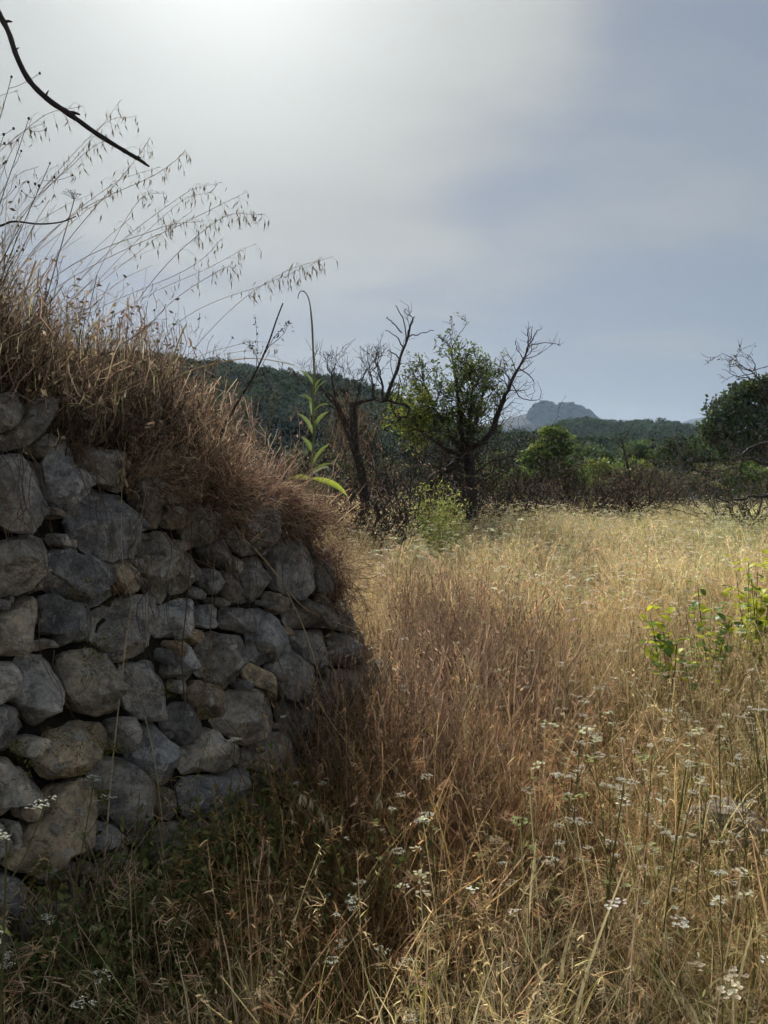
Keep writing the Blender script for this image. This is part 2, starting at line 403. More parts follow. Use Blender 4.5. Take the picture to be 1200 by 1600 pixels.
def ground_h(x, y):
    x = np.asarray(x, float); y = np.asarray(y, float)
    f = field_h(x, y)
    s, u = edge_sd(x, y)
    past = sst(u, ULEN - 1.0, ULEN)
    far = sst(y, 4.6, 7.5) * (u >= ULEN - 0.01)
    w0 = 0.10 + BAT * np.clip(ztop(u), 0, 1.8) + 0.05 * past; w1 = w0 + 0.14 + 0.75 * past + 1.0 * far
    top = np.maximum(ztop(u) - 0.07, 1.42 * sst(s, 0.55, 1.3))
    top = np.where(u >= ULEN - 0.01, 1.40 - 0.03 * np.clip(y - 5, 0, 20), top)
    top = np.maximum(top, f)
    return f + (top - f) * sst(s, w0, w1)

def grid_axis(lo, hi, fine_lo, fine_hi, step, grow=1.18):
    a = list(np.arange(fine_lo, fine_hi + 1e-6, step))
    s = step
    while a[-1] < hi: s *= grow; a.append(a[-1] + s)
    s = step
    while a[0] > lo: s *= grow; a.insert(0, a[0] - s)
    return np.array(a)
gx = grid_axis(-3100, 3100, -3.2, 2.0, 0.09); gy = grid_axis(-200, 3000, 0.2, 7.0, 0.09)
GX, GY = np.meshgrid(gx, gy, indexing='ij')
GZ = ground_h(GX, GY)
nx_, ny_ = len(gx), len(gy)
i, j = np.meshgrid(np.arange(nx_ - 1), np.arange(ny_ - 1), indexing='ij')
q = np.stack([i * ny_ + j, (i + 1) * ny_ + j, (i + 1) * ny_ + j + 1, i * ny_ + j + 1], -1).reshape(-1, 4)
mb = MB(); mb.add(np.stack([GX, GY, GZ], -1).reshape(-1, 3), q, None, (0.1, 0.08, 0.05))
tag(mb.obj('ground', M_SOIL, smooth=True), 'dry earth of the field and the terrace', kind='structure')

# ------------------------------------------------------------------ hills
def hill(name, ridge, d, depth, base_z, mat, rough, seed, label, drop=0.0, peaky=False):
    "ridge: photo pixels of the skyline; d distance; a long rounded ridge with a back slope"
    r = np.array(sorted(ridge), float)
    xs = np.linspace(r[0, 0], r[-1, 0], 150)
    ys = np.interp(xs, r[:, 0], r[:, 1])
    n = 27; V = []
    for a, b in zip(xs, ys):
        top = P(a, b, d) - np.array([0, 0, drop])
        for k in range(n):
            f = (k / (n - 1)) * 2 - 1                         # -1 near foot, 0 ridge, +1 far foot
            yy = d + f * depth
            prof = max(0.0, math.cos(f * PI / 2)) ** 0.9 if not peaky else max(0.0, 1 - abs(f) ** 0.62)
            amp = (1 - prof) * 0.6 + 0.12
            zz = base_z + (top[2] - base_z) * prof
            if f != 0:
                zz += rough * min(1.0, abs(f) * (5 if not peaky else 1.5)) * mnoise.fractal(Vector((top[0] / (depth * 0.35), yy / (depth * 0.35), seed)), 0.9, 2.1, 5)
            V.append((top[0] * (1 + 0.0 * f), yy, zz if abs(f) < 0.999 else base_z))
    m = len(xs)
    i, j = np.meshgrid(np.arange(m - 1), np.arange(n - 1), indexing='ij')
    q = np.stack([i * n + j, (i + 1) * n + j, (i + 1) * n + j + 1, i * n + j + 1], -1).reshape(-1, 4)
    mb = MB(); mb.add(V, q, None, (0.1, 0.1, 0.1))
    o = tag(mb.obj(name, mat, smooth=True), label, kind='structure')
    return np.array(V).reshape(m, n, 3)
H_LEFT = hill('hill', [(-500, 560), (-100, 560), (100, 568), (250, 572), (380, 585), (440, 596), (500, 606), (560, 616), (620, 640), (680, 668), (740, 690), (800, 705), (860, 715), (980, 735)],
              260, 120, -2, M_SCRUB, 2.5, 1.3, 'pine covered hill rising behind the stone wall', 4.5)
H_MID = hill('hill', [(640, 735), (720, 712), (800, 694), (850, 672), (885, 662), (930, 668), (955, 672), (985, 667), (1015, 676), (1040, 694), (1080, 712), (1160, 724), (1300, 725)],
             420, 150, -2, M_SCRUB, 4, 4.1, 'wooded hill in front of the rocky peak', 7.5)
H_FAR = hill('mountain', [(500, 715), (640, 690), (740, 668), (800, 652), (828, 645), (836, 631), (846, 626), (858, 628), (868, 634), (876, 628), (892, 629), (908, 634), (930, 648), (952, 663), (990, 680), (1040, 700), (1120, 720)],
             1300, 420, -5, M_ROCKY, 14, 7.7, 'rocky mountain with a castle-like crest in the haze', 0.0, True)
hill('mountain', [(960, 715), (1020, 690), (1040, 674), (1058, 663), (1080, 655), (1100, 652), (1115, 650), (1160, 638), (1260, 630), (1500, 660), (1700, 700)],
     2300, 600, -5, M_FARM, 10, 2.2, 'pale blue mountain far away beyond the pines', 0.0, True)
# crags on the rocky crest
for k, (px_, py_, w, h) in enumerate([(834, 638, 14, 8), (841, 630, 15, 9), (850, 626, 17, 10), (859, 628, 15, 9), (868, 634, 13, 6), (879, 629, 14, 8), (891, 629, 17, 8), (903, 633, 18, 7), (916, 640, 18, 6)]):
    s = 1290 / F; c = P(px_, py_, 1290)
    mb = MB(); n = 14; rings = 9; V = []
    for a in range(rings):
        f = a / (rings - 1); zz = c[2] - h * s * 2.4 * (1 - f) 
        rr = w * s * 0.62 * (1.5 - 0.9 * f ** 1.6)
        for b in range(n):
            th = b * 2 * PI / n
            rn = rr * (1 + 0.5 * mnoise.noise(Vector((math.cos(th) * 2 + k * 7, math.sin(th) * 2, f * 3))))
            V.append((c[0] + rn * math.cos(th), c[1] + rn * math.sin(th), zz + 3.0 * mnoise.noise(Vector((b * 3.1, a * 1.7, k)))))
    V.append((c[0], c[1], c[2] + 0.8))
    q = [[a * n + b, a * n + (b + 1) % n, (a + 1) * n + (b + 1) % n, (a + 1) * n + b] for a in range(rings - 1) for b in range(n)]
    t = [[(rings - 1) * n + b, (rings - 1) * n + (b + 1) % n, rings * n] for b in range(n)]
    mb.add(V, q, t, (0.2, 0.2, 0.2))
    tag(mb.obj('crag', M_ROCKY), 'bare rock crag on the crest of the hazy mountain', kind='structure', group='crags on the mountain crest')

# ------------------------------------------------------------------ geometry-node scattering (stuff)
def proto(name, objs):
    c = bpy.data.collections.new(name)
    for o in objs: c.objects.link(o)
    return c
def scatter(name, coll, pos, rot, scl, idx, tint, label, nprot):
    n = len(pos)
    me = bpy.data.meshes.new(name); me.vertices.add(n); me.vertices.foreach_set('co', np.asarray(pos, np.float32).ravel())
    def att(nm, typ, data, key):
        a = me.attributes.new(nm, typ, 'POINT'); a.data.foreach_set(key, np.asarray(data).ravel())
    att('rot', 'FLOAT_VECTOR', np.asarray(rot, np.float32), 'vector')
    s = np.asarray(scl, np.float32)
    if s.ndim == 1: s = np.repeat(s[:, None], 3, 1)
    att('scl', 'FLOAT_VECTOR', s, 'vector'); att('idx', 'INT', np.asarray(idx, np.int32), 'value')
    tn = np.asarray(tint, np.float32); tn = np.concatenate([tn, np.ones((n, 1), np.float32)], 1)
    att('tint', 'FLOAT_COLOR', tn, 'color')
    o = bpy.data.objects.new(name, me); COL.objects.link(o)
    ng = bpy.data.node_groups.new(name, 'GeometryNodeTree')
    ng.interface.new_socket('Geometry', in_out='INPUT', socket_type='NodeSocketGeometry')
    ng.interface.new_socket('Geometry', in_out='OUTPUT', socket_type='NodeSocketGeometry')
    gi = ng.nodes.new('NodeGroupInput'); go = ng.nodes.new('NodeGroupOutput')
    ip = ng.nodes.new('GeometryNodeInstanceOnPoints'); ci = ng.nodes.new('GeometryNodeCollectionInfo')
    ci.inputs['Collection'].default_value = coll; ci.inputs['Separate Children'].default_value = True; ci.inputs['Reset Children'].default_value = True
    ip.inputs['Pick Instance'].default_value = True
    def named(nm, typ):
        a = ng.nodes.new('GeometryNodeInputNamedAttribute'); a.data_type = typ; a.inputs[0].default_value = nm
        return [x for x in a.outputs if x.enabled and x.name == 'Attribute'][0]
    er = ng.nodes.new('FunctionNodeEulerToRotation')
    L = ng.links.new
    L(gi.outputs[0], ip.inputs['Points']); L(ci.outputs[0], ip.inputs['Instance'])
    L(named('idx', 'INT'), ip.inputs['Instance Index'])
    L(named('rot', 'FLOAT_VECTOR'), er.inputs[0]); L(er.outputs[0], ip.inputs['Rotation'])
    L(named('scl', 'FLOAT_VECTOR'), ip.inputs['Scale'])
    L(ip.outputs[0], go.inputs[0])
    md = o.modifiers.new('scatter', 'NODES'); md.node_group = ng
    return tag(o, label, kind='stuff')

# forest crowns for the hills
def crown_proto(name, w, h, n, cols):
    mb = MB()
    mb.tube([(0, 0, -0.5), (0.03, 0, h * 0.4)], [0.06 * w, 0.04 * w], 4, (0.05, 0.04, 0.03))
    nb = 9
    cen = np.stack([R.normal(0, w * 0.22, nb), R.normal(0, w * 0.22, nb), R.uniform(0.35, 0.86, nb) * h], -1)
    ctr = cen[R.integers(0, nb, n)]
    d = R.normal(size=(n, 3)); d /= np.linalg.norm(d, axis=1)[:, None]; d[:, 2] = np.abs(d[:, 2]) * 0.9 - 0.15
    pos = ctr + d * w * 0.24 * R.uniform(0.6, 1.05, (n, 1))
    mb.leaves(pos, R.uniform(0.10, 0.22, n) * w * 0.55, pick(cols, n, 0.2, 0.06), 0.75)
    return mb.obj(name, M_FOREST, link=False)
PINE_C = [(0.062, 0.088, 0.040), (0.085, 0.11, 0.046), (0.048, 0.070, 0.036)]
fp = proto('forest_tree_kinds', [crown_proto('forest_tree_a%d' % k, 4.5, 5.5, 300, PINE_C) for k in range(5)])
def forest(name, H, n, d_lo, s_lo, s_hi, label, tintc, fmax=0.52):
    m, nn, _ = H.shape
    a = R.uniform(0, m - 1.01, n); b = R.uniform(0.02, fmax, n) * (nn - 1)
    ia, ib = a.astype(int), b.astype(int); fa, fb = (a - ia)[:, None], (b - ib)[:, None]
    p = (H[ia, ib] * (1 - fa) * (1 - fb) + H[ia + 1, ib] * fa * (1 - fb) + H[ia, ib + 1] * (1 - fa) * fb + H[ia + 1, ib + 1] * fa * fb)
    p[:, 2] -= 0.3
    rot = np.stack([np.zeros(n), np.zeros(n), R.uniform(0, 6.28, n)], -1)
    scatter(name, fp, p, rot, np.stack([R.uniform(s_lo, s_hi, n)] * 2 + [R.uniform(s_lo, s_hi, n)], -1), R.integers(0, 5, n),
            np.clip(np.asarray(tintc)[None] * (1 + 0.22 * R.normal(size=(n, 1))) * (1 + 0.06 * R.normal(size=(n, 3))), 0.2, 3), label, 5)
forest('pine_wood', H_LEFT, 5200, 0, 0.8, 1.7, 'pine wood covering the hill behind the wall', (1.0, 1.0, 1.0))
forest('pine_wood', H_MID, 4200, 0, 1.0, 2.1, 'pine wood covering the hill below the rocky peak', (1.05, 1.1, 0.95))
forest('pine_wood', H_FAR, 6500, 0, 0.8, 1.6, 'scattered pines on the flank of the rocky mountain', (0.9, 1.0, 1.0), 0.45)

# ------------------------------------------------------------------ dry stone wall
# stones as seen in the photo: x0, x1, y0, y1 in pixels, turn in degrees, colour, rough (0 smooth .. 1 pitted)
G1, G2, G3, TN, PL, BR = (0.42, 0.395, 0.36), (0.33, 0.312, 0.285), (0.48, 0.455, 0.415), (0.50, 0.43, 0.335), (0.56, 0.53, 0.475), (0.38, 0.315, 0.25)
STONES = [
 (-32, 36, 615, 695, 0, G2, .4), (20, 79, 620, 706, 15, G2, .3), (-14, 78, 712, 836, 0, G1, .2), (79, 146, 686, 800, 0, G3, 1), (140, 214, 702, 772, 0, G2, 1),
 (117, 216, 752, 876, 0, G2, .9), (214, 266, 726, 836, 0, G2, .3), (254, 299, 703, 744, 0, G1, .2), (264, 311, 742, 790, 0, G2, .2), (262, 300, 788, 828, 0, G2, .2),
 (-24, 64, 828, 946, 0, G3, .6), (62, 196, 868, 956, 8, G2, 1), (182, 222, 874, 934, 0, TN, .6), (222, 292, 820, 944, 0, G2, 1), (288, 322, 858, 936, 8, PL, .4),
 (-8, 82, 932, 1040, 0, G1, .2), (65, 155, 920, 1014, 10, G2, .15), (54, 70, 904, 934, 0, G2, .2), (76, 101, 994, 1022, 0, G1, .2), (153, 268, 936, 1046, 0, G2, .3),
 (262, 308, 938, 1000, 0, PL, .1), (94, 212, 1014, 1130, 38, G1, .4), (18, 124, 1022, 1150, 0, G1, .2), (-18, 27, 1032, 1096, 0, G3, .3), (190, 280, 1022, 1120, 0, G3, .3),
 (-22, 33, 1098, 1192, 0, G2, .5), (36, 90, 1145, 1196, 0, G3, .4), (80, 172, 1132, 1204, -28, TN, .4), (168, 226, 1120, 1188, 0, G2, .1), (197, 292, 1136, 1240, 0, G3, .3),
 (135, 272, 1172, 1318, 35, G1, .5), (-20, 72, 1180, 1292, -20, PL, .6), (30, 76, 1236, 1294, 0, TN, .3), (44, 140, 1198, 1384, 0, TN, .4), (-15, 13, 1284, 1346, 0, TN, .3),
 (8, 42, 1276, 1354, 12, PL, .3), (138, 202, 1274, 1362, 0, G1, .2), (156, 242, 1324, 1402, -25, TN, .3), (228, 312, 1284, 1362, 0, G2, .3), (-22, 41, 1352, 1432, 0, G2, .3),
 (38, 142, 1376, 1522, 0, G2, .2), (-22, 42, 1436, 1512, 0, G1, .3), (-5, 62, 1534, 1625, 0, G1, .2), (124, 162, 1446, 1480, 0, G1, .2),
 (334, 376, 778, 828, 0, G2, .2), (296, 337, 776, 860, 0, G2, .3), (326, 362, 838, 886, 0, G1, .7), (424, 492, 844, 936, 0, G2, .3), (386, 428, 868, 946, 0, G2, .3),
 (308, 350, 944, 986, 0, G1, .5), (350, 398, 946, 1002, 0, G2, .3), (462, 532, 934, 986, 0, G2, .2), (344, 386, 896, 946, 0, BR, .5), (376, 424, 770, 868, 0, G2, .3), (420, 476, 772, 846, 0, G2, .4),
 (284, 320, 994, 1078, 8, G3, .3), (328, 394, 976, 1078, 0, G2, .2), (392, 446, 954, 1042, 0, G2, .2), (382, 452, 1052, 1080, 52, TN, .3), (294, 362, 1056, 1126, -20, BR, .3),
 (358, 428, 1076, 1176, 0, G1, .2), (394, 472, 1136, 1226, 0, G1, .2), (442, 520, 1086, 1170, 0, G2, .2), (424, 500, 1000, 1096, 0, G2, .2), (514, 582, 984, 1046, 0, G2, .3),
 (510, 568, 1044, 1118, 0, G2, .2), (560, 612, 1032, 1096, 0, G2, .2), (468, 518, 980, 1046, 0, G2, .3), (310, 378, 1140, 1218, 0, G1, .3), (300, 398, 1206, 1270, 0, G2, .3),
 (492, 526, 860, 934, 0, G2, .3), (225, 300, 1224, 1288, 0, G2, .4), (476, 502, 796, 856, 0, G2, .3), (528, 560, 935, 990, 0, G2, .3),
]
SC, SA, SB, SR, SCOL, SRG = [], [], [], [], [], []
for (x0, x1, y0, y1, rot, c, rg) in STONES:
    cx, cy, hw, hh = (x0 + x1) / 2, (y0 + y1) / 2, (x1 - x0) / 2, (y1 - y0) / 2
    uc, vc = unproj(cx, cy)
    r = math.radians(rot); cr, sr = math.cos(r), math.sin(r)
    ux, vx = unproj(cx + 4, cy); uy, vy = unproj(cx, cy - 4)
    J = np.array([[(ux - uc) / 4, (uy - uc) / 4], [(vx - vc) / 4, (vy - vc) / 4]])
    if J[0, 0] < 2e-4: J[0, 0] = 6e-3
    ax = J @ np.array([cr * hw, -sr * hw]); bx = J @ np.array([sr * hh, cr * hh])
    M = np.stack([ax, bx], 1)
    SC.append((uc, vc)); SA.append(np.linalg.inv(M)); SB.append(M); SCOL.append(c); SRG.append(rg)
def metric(p, ids=None):
    "superellipse measure of points p (n,2) to each stone"
    C = np.array(SC); A = np.array(SA)
    if ids is not None: C, A = C[ids], A[ids]
    d = p[:, None, :] - C[None]
    q = np.abs(np.einsum('kij,nkj->nki', A, d))
    return (q ** 2.7).sum(-1) ** (1 / 2.7), np.linalg.norm(d, axis=-1)
for rmin, tries in ((0.105, 900), (0.075, 1500), (0.05, 2200), (0.03, 4000), (0.02, 3000)):
    for _ in range(tries):
        u = R.uniform(0.02, ULEN - 0.02); zt = float(ztop(u)); v = R.uniform(-0.12, zt - rmin * 0.6)
        m, d = metric(np.array([[u, v]]))
        if m.min() < 1.02: continue
        clear = (d * (1 - 1 / m)).min()
        if clear < rmin * 0.8: continue
        r = min(clear * 1.1, 0.15)
        an = R.uniform(0.8, 1.3); th = R.uniform(-0.5, 0.5)
        M = np.array([[math.cos(th), -math.sin(th)], [math.sin(th), math.cos(th)]]) @ np.diag([r * an, r / an])
        SC.append((u, v)); SA.append(np.linalg.inv(M)); SB.append(M)
        SCOL.append([G1, G2, G2, G3, TN, BR][R.integers(0, 6)]); SRG.append(R.uniform(0.1, 0.8))
wall = empty('dry_stone_wall', tuple(wall_pt(2.6, 0.0)), 'tall dry stone wall of grey limestone rubble holding up the terrace', 'wall'); wall['kind'] = 'thing'
SCa = np.array(SC); NS = len(SC)
K, RG = 32, 8
ext = np.array([np.abs(M).sum(1).max() for M in SB])
ang = np.arange(K) * 2 * PI / K
chips = set(np.argsort([abs(np.linalg.det(M)) for M in SB])[:max(0, NS - 296)].tolist()); chipmb = MB()
for i in range(NS):
    c = SCa[i]; reach = ext[i] * 1.5 + 0.03
    ids = np.where(np.linalg.norm(SCa - c, axis=1) < reach + ext * 1.5)[0]
    rs = np.linspace(0.01, 1.0, 46) * reach
    pts = c[None, None] + rs[None, :, None] * np.stack([np.cos(ang), np.sin(ang)], -1)[:, None, :]
    m, _ = metric(pts.reshape(-1, 2), ids)
    own = m[:, list(ids).index(i)].reshape(K, -1); best = m.min(1).reshape(K, -1)
    inside = (own <= best + 1e-9) & (own < 1.2)
    rad = np.array([rs[np.argmin(row) - 1] if not row.all() else rs[-1] for row in inside])
    rad = np.maximum(rad, 0.012)
    for _ in range(1): rad = 0.25 * np.roll(rad, 1) + 0.5 * rad + 0.25 * np.roll(rad, -1)
    rad = np.maximum(rad - 0.004, 0.010)
    ou = np.stack([np.cos(ang) * rad, np.sin(ang) * rad], -1)
    sz = math.sqrt(abs(np.linalg.det(SB[i])))
    B = min(0.13, 0.62 * sz) * R.uniform(0.8, 1.2)
    seed = Vector((i * 3.17, i * 1.31, 0.5))
    # front rings from rim to centre, back rings behind the rim
    prof = [(0.80, -0.13), (0.97, -0.06)] + [(math.cos(t) ** 0.62 if t < 1.5 else 0.0, math.sin(t) ** 0.9 * B) for t in np.linspace(0, PI / 2, RG)[:-1]]
    V = []
    for s_, d_ in prof:
        for k in range(K): V.append((ou[k, 0] * s_, ou[k, 1] * s_, d_))
    V.append((0, 0, B)); V = np.array(V)
    tilt = R.normal(0, 0.22, 2)
    fr = V[:, 2] > -0.02
    V[fr, 2] += (V[fr, 0] * tilt[0] + V[fr, 1] * tilt[1])
    # broken facets: cut by random planes
    for _ in range(R.integers(7, 13)):
        n = R.normal(size=3); n[2] = abs(n[2]) * 1.0 + 0.35; n /= np.linalg.norm(n)
        lim = np.quantile(V[fr] @ n, R.uniform(0.62, 0.92))
        ex = V @ n - lim; hit = (ex > 0) & (V[:, 2] > -0.03)
        V[hit] -= n[None] * ex[hit][:, None] * 0.97
    rgh = SRG[i]
    for k in range(len(V)):
        if V[k, 2] < -0.1: continue
        p = Vector(V[k]); 
        a = mnoise.ridged_multi_fractal(p * 6 + seed, 0.9, 2.1, 3, 1.0, 2.0) * 0.010 - 0.009 + mnoise.fractal(p * 9 + seed, 0.8, 2.1, 2) * 0.010 + mnoise.fractal(p * 30 + seed, 0.7, 2.0, 3) * (0.0035 + 0.008 * rgh)
        dirv = Vector((V[k, 0] * 0.7, V[k, 1] * 0.7, 0.05 + max(V[k, 2], 0))); dirv.normalize()
        V[k] += np.array(dirv) * a * min(1.0, sz / 0.06)
    out = R.normal(0, 0.014)
    W = wall_pt(c[0] + V[:, 0], c[1] + V[:, 1], V[:, 2] + out)
    org = wall_pt(np.array(c[0]), np.array(c[1]))
    nr = len(prof)
    q = [[a * K + b, a * K + (b + 1) % K, (a + 1) * K + (b + 1) % K, (a + 1) * K + b] for a in range(nr - 1) for b in range(K)]
    t = [[(nr - 1) * K + b, (nr - 1) * K + (b + 1) % K, nr * K] for b in range(K)]
    mb = MB(); mb.add(W - org, q, t, np.clip(np.array(SCOL[i]) * R.uniform(0.72, 1.22) * (1 + np.array([0.10, 0.02, -0.12]) * R.uniform(-0.6, 1.3)), 0.02, 0.62))
    if i in chips: chipmb.add(W, q, t, np.array(SCOL[i])); continue
    o = mb.obj('stone', M_STONE, wall, smooth=True)
    o.data.set_sharp_from_angle(angle=math.radians(24))
    o.location = Vector(org) - wall.location
if chipmb.n: tag(child(wall, 'stone_chips', chipmb, M_STONE, True), kind='stuff')
# earth packed behind the stones
uu = np.linspace(0, ULEN, 90); mb = MB(); V = []
for u in uu:
    zt = float(ztop(u)) - 0.03
    for f in np.linspace(0, 1, 14):
        v = -0.2 + (zt + 0.2) * f
        V.append(wall_pt(np.array(u), np.array(v), -0.075 + 0.02 * mnoise.noise(Vector((u * 8, v * 8, 1)))))
    V.append(wall_pt(np.array(u), np.array(zt - 0.02), -0.5))
n = 15
q = [[a * n + b, (a + 1) * n + b, (a + 1) * n + b + 1, a * n + b + 1] for a in range(len(uu) - 1) for b in range(n - 1)]
mb.add(np.array(V), q, None, (0.05, 0.04, 0.03))
c = child(wall, 'earth_core', mb, M_CORE, True)

# ------------------------------------------------------------------ dry grass prototypes
STRAW, PALE, TAN_, BROWN, RED, OLIVE, GREEN = (0.47, 0.405, 0.255), (0.60, 0.535, 0.37), (0.36, 0.295, 0.185), (0.21, 0.16, 0.105), (0.26, 0.175, 0.12), (0.25, 0.24, 0.09), (0.13, 0.18, 0.05)
def blob_base(n, r): 
    a = R.uniform(0, 2 * PI, n); q = r * np.sqrt(R.uniform(0, 1, n)); return np.stack([q * np.cos(a), q * np.sin(a), np.full(n, -0.03)], -1)
def seed_heads(mb, p, n, size, cols):
    "small drooping spikelets attached along the end of each culm"
    m = len(p); k = R.integers(0, m, m * n); f = R.uniform(0, 1, (m * n, 1)); j = R.integers(-3, -1, m * n)
    pos = p[k, j] * (1 - f) + p[k, j + 1] * f
    mb.blades(pos, R.uniform(0, 6.28, m * n), R.uniform(0.7, 1.4, m * n) * size, R.uniform(0.5, 2.3, m * n), 0.5, size * 0.2, pick(cols, m * n, 0.15), 2)
def tuft_fine(wide=1.0, nb=34, ns=7):
    mb = MB()
    mb.blades(blob_base(nb, 0.09), R.uniform(0, 6.28, nb), R.uniform(0.22, 0.55, nb), R.uniform(0.05, 0.5, nb), R.uniform(0.1, 1.5, nb), R.uniform(0.0014, 0.0032, nb) * wide,
              pick([STRAW, TAN_, BROWN, PALE, OLIVE], nb, 0.22), 5, 0.08)
    p = mb.blades(blob_base(ns, 0.08), R.uniform(0, 6.28, ns), R.uniform(0.45, 0.75, ns), R.uniform(0.02, 0.3, ns), R.uniform(0.1, 0.9, ns), R.uniform(0.0013, 0.002, ns) * wide,
                  pick([STRAW, TAN_], ns, 0.2), 6, 0.03, taper=False)
    seed_heads(mb, p, 9, 0.020 * (0.6 + 0.4 * wide), [STRAW, PALE, TAN_])
    return mb
def tuft_tangle(wide=1.0, nb=46, c=(BROWN, RED, TAN_, (0.15, 0.10, 0.065))):
    mb = MB()
    b = blob_base(nb, 0.14); b[:, 2] += R.uniform(0, 0.12, nb)
    p = mb.blades(b, R.uniform(0, 6.28, nb), R.uniform(0.18, 0.45, nb), R.uniform(0.2, 1.2, nb), R.uniform(-0.5, 1.4, nb), R.uniform(0.0014, 0.003, nb) * wide, pick(c, nb, 0.22), 6, 0.22, taper=False)
    n = 22; pos = p[R.integers(0, nb, n), R.integers(2, 7, n)] + R.normal(0, 0.004, (n, 3))
    mb.leaves(pos, R.uniform(0.008, 0.022, n) * (0.5 + 0.5 * wide), pick([TAN_, STRAW, RED, BROWN], n, 0.2), 0.3)
    return mb
def tuft_brome(wide=1.0):
    mb = MB(); nb = 20
    mb.blades(blob_base(nb, 0.08), R.uniform(0, 6.28, nb), R.uniform(0.2, 0.4, nb), R.uniform(0.05, 0.5, nb), R.uniform(0.3, 1.6, nb), 0.0024 * wide, pick([TAN_, BROWN, STRAW], nb, 0.2), 5, 0.08)
    ns = 12; az = R.uniform(0, 6.28, ns)
    p = mb.blades(blob_base(ns, 0.07), az, R.uniform(0.35, 0.62, ns), R.uniform(0.05, 0.35, ns), R.uniform(0.4, 1.3, ns), 0.0016 * wide, pick([STRAW, TAN_], ns, 0.15), 6, 0.03, taper=False)
    for k in range(ns):           # drooping awned heads
        m = 10
        mb.blades(np.tile(p[k, -1], (m, 1)) + R.normal(size=(m, 3)) * 0.008, az[k] + R.normal(0, 0.5, m), R.uniform(0.03, 0.06, m), R.uniform(1.2, 2.2, m), 0.4, 0.0022 * wide, pick([STRAW, PALE, (0.42, 0.28, 0.2)], m, 0.15), 2)
    return mb
def tuft_wide():
    mb = MB(); nb = 7
    mb.blades(blob_base(nb, 0.06), R.uniform(0, 6.28, nb), R.uniform(0.35, 0.6, nb), R.uniform(0.02, 0.35, nb), R.uniform(0.0, 0.9, nb), R.uniform(0.004, 0.009, nb), pick([PALE, STRAW, (0.42, 0.37, 0.16)], nb, 0.12), 5, 0.04)
    nb = 14
    mb.blades(blob_base(nb, 0.08), R.uniform(0, 6.28, nb), R.uniform(0.2, 0.4, nb), R.uniform(0.1, 0.6, nb), R.uniform(0.2, 1.2, nb), 0.0025, pick([TAN_, BROWN, OLIVE], nb, 0.2), 5, 0.08)
    return mb
def tuft_green():
    mb = MB(); nb = 26
    mb.blades(blob_base(nb, 0.07), R.uniform(0, 6.28, nb), R.uniform(0.18, 0.42, nb), R.uniform(0.05, 0.5, nb), R.uniform(0.2, 1.3, nb), R.uniform(0.002, 0.0045, nb), pick([OLIVE, GREEN, (0.30, 0.29, 0.10), STRAW], nb, 0.2), 5, 0.05)
    return mb
def umbel(mb, c, r, n, cols, dome=0.25):
    a = R.uniform(0, 6.28, n); q = r * np.sqrt(R.uniform(0, 1, n))
    pos = np.stack([c[0] + q * np.cos(a), c[1] + q * np.sin(a), c[2] - dome * q ** 2 / r + R.normal(0, r * 0.06, n)], -1)
    sz = R.uniform(0.30, 0.48, n) * r
    k = 5; th = np.arange(k) * 2 * PI / k
    v = []; t = []
    for i in range(n):       # small cupped florets
        o = len(v); v.append(pos[i] - np.array([0, 0, sz[i] * 0.30])); ph = R.uniform(0, 6)
        for b in th: v.append(pos[i] + np.array([math.cos(b + ph) * sz[i] * 0.6, math.sin(b + ph) * sz[i] * 0.6, R.normal(0, sz[i] * 0.12)]))
        t += [[o, o + 1 + b, o + 1 + (b + 1) % k] for b in range(k)]
    mb.add(v, None, t, np.repeat(jit(cols, n, 0.08, 0.03), 6, 0))
    return pos
WHITE, CREAM, LIME = (0.88, 0.85, 0.72), (0.78, 0.74, 0.54), (0.50, 0.52, 0.25)
def tuft_umbel(far=1.0):
    mb = MB(); n = int(R.integers(4, 8)); az = R.uniform(0, 6.28, n)
    p = mb.blades(blob_base(n, 0.06), az, R.uniform(0.42, 0.72, n), R.uniform(0.02, 0.22, n), R.uniform(-0.1, 0.5, n), 0.0022 * far, pick([OLIVE, TAN_, (0.3, 0.26, 0.13)], n, 0.2), 5, 0.04, taper=False)
    for k in range(n):
        c = [WHITE, CREAM, CREAM, LIME, (0.55, 0.5, 0.38)][R.integers(0, 5)]
        umbel(mb, p[k, -1], R.uniform(0.013, 0.026) * far, 10, c)
    m = 22; pos = blob_base(m, 0.08); pos[:, 2] = R.uniform(0.1, 0.5, m)
    mb.leaves(pos, R.uniform(0.012, 0.03, m), pick([OLIVE, TAN_], m, 0.2), 0.25)
    return mb
TUFTS = [tuft_fine() for _ in range(5)] + [tuft_tangle() for _ in range(5)] + [tuft_brome() for _ in range(4)] + [tuft_wide() for _ in range(4)] + [tuft_green() for _ in range(3)] \
      + [tuft_fine(2.2, 26, 8) for _ in range(4)] + [tuft_brome(2.0) for _ in range(3)] + [tuft_tangle(2.0, 34) for _ in range(3)]
TK = dict(fine=range(0, 5), tangle=range(5, 10), brome=range(10, 14), wide=range(14, 18), green=range(18, 21), ffine=range(21, 25), fbrome=range(25, 28), ftangle=range(28, 31))
def euler_m(t, a):
    ct, st_, ca, sa = math.cos(t), math.sin(t), math.cos(a), math.sin(a)
    return np.array([[ca, -sa, 0], [sa, ca, 0], [0, 0, 1]]) @ np.array([[ct, 0, st_], [0, 1, 0], [-st_, 0, ct]])
def stamp(mb, src, p, t, a, s, tint):
    v = np.concatenate(src.v) @ (euler_m(t, a) * s).T + np.asarray(p)[None]
    mb.add(v, np.concatenate(src.q) if src.q else None, np.concatenate(src.t) if src.t else None, np.clip(np.concatenate(src.c) * tint, 0.003, 0.92))
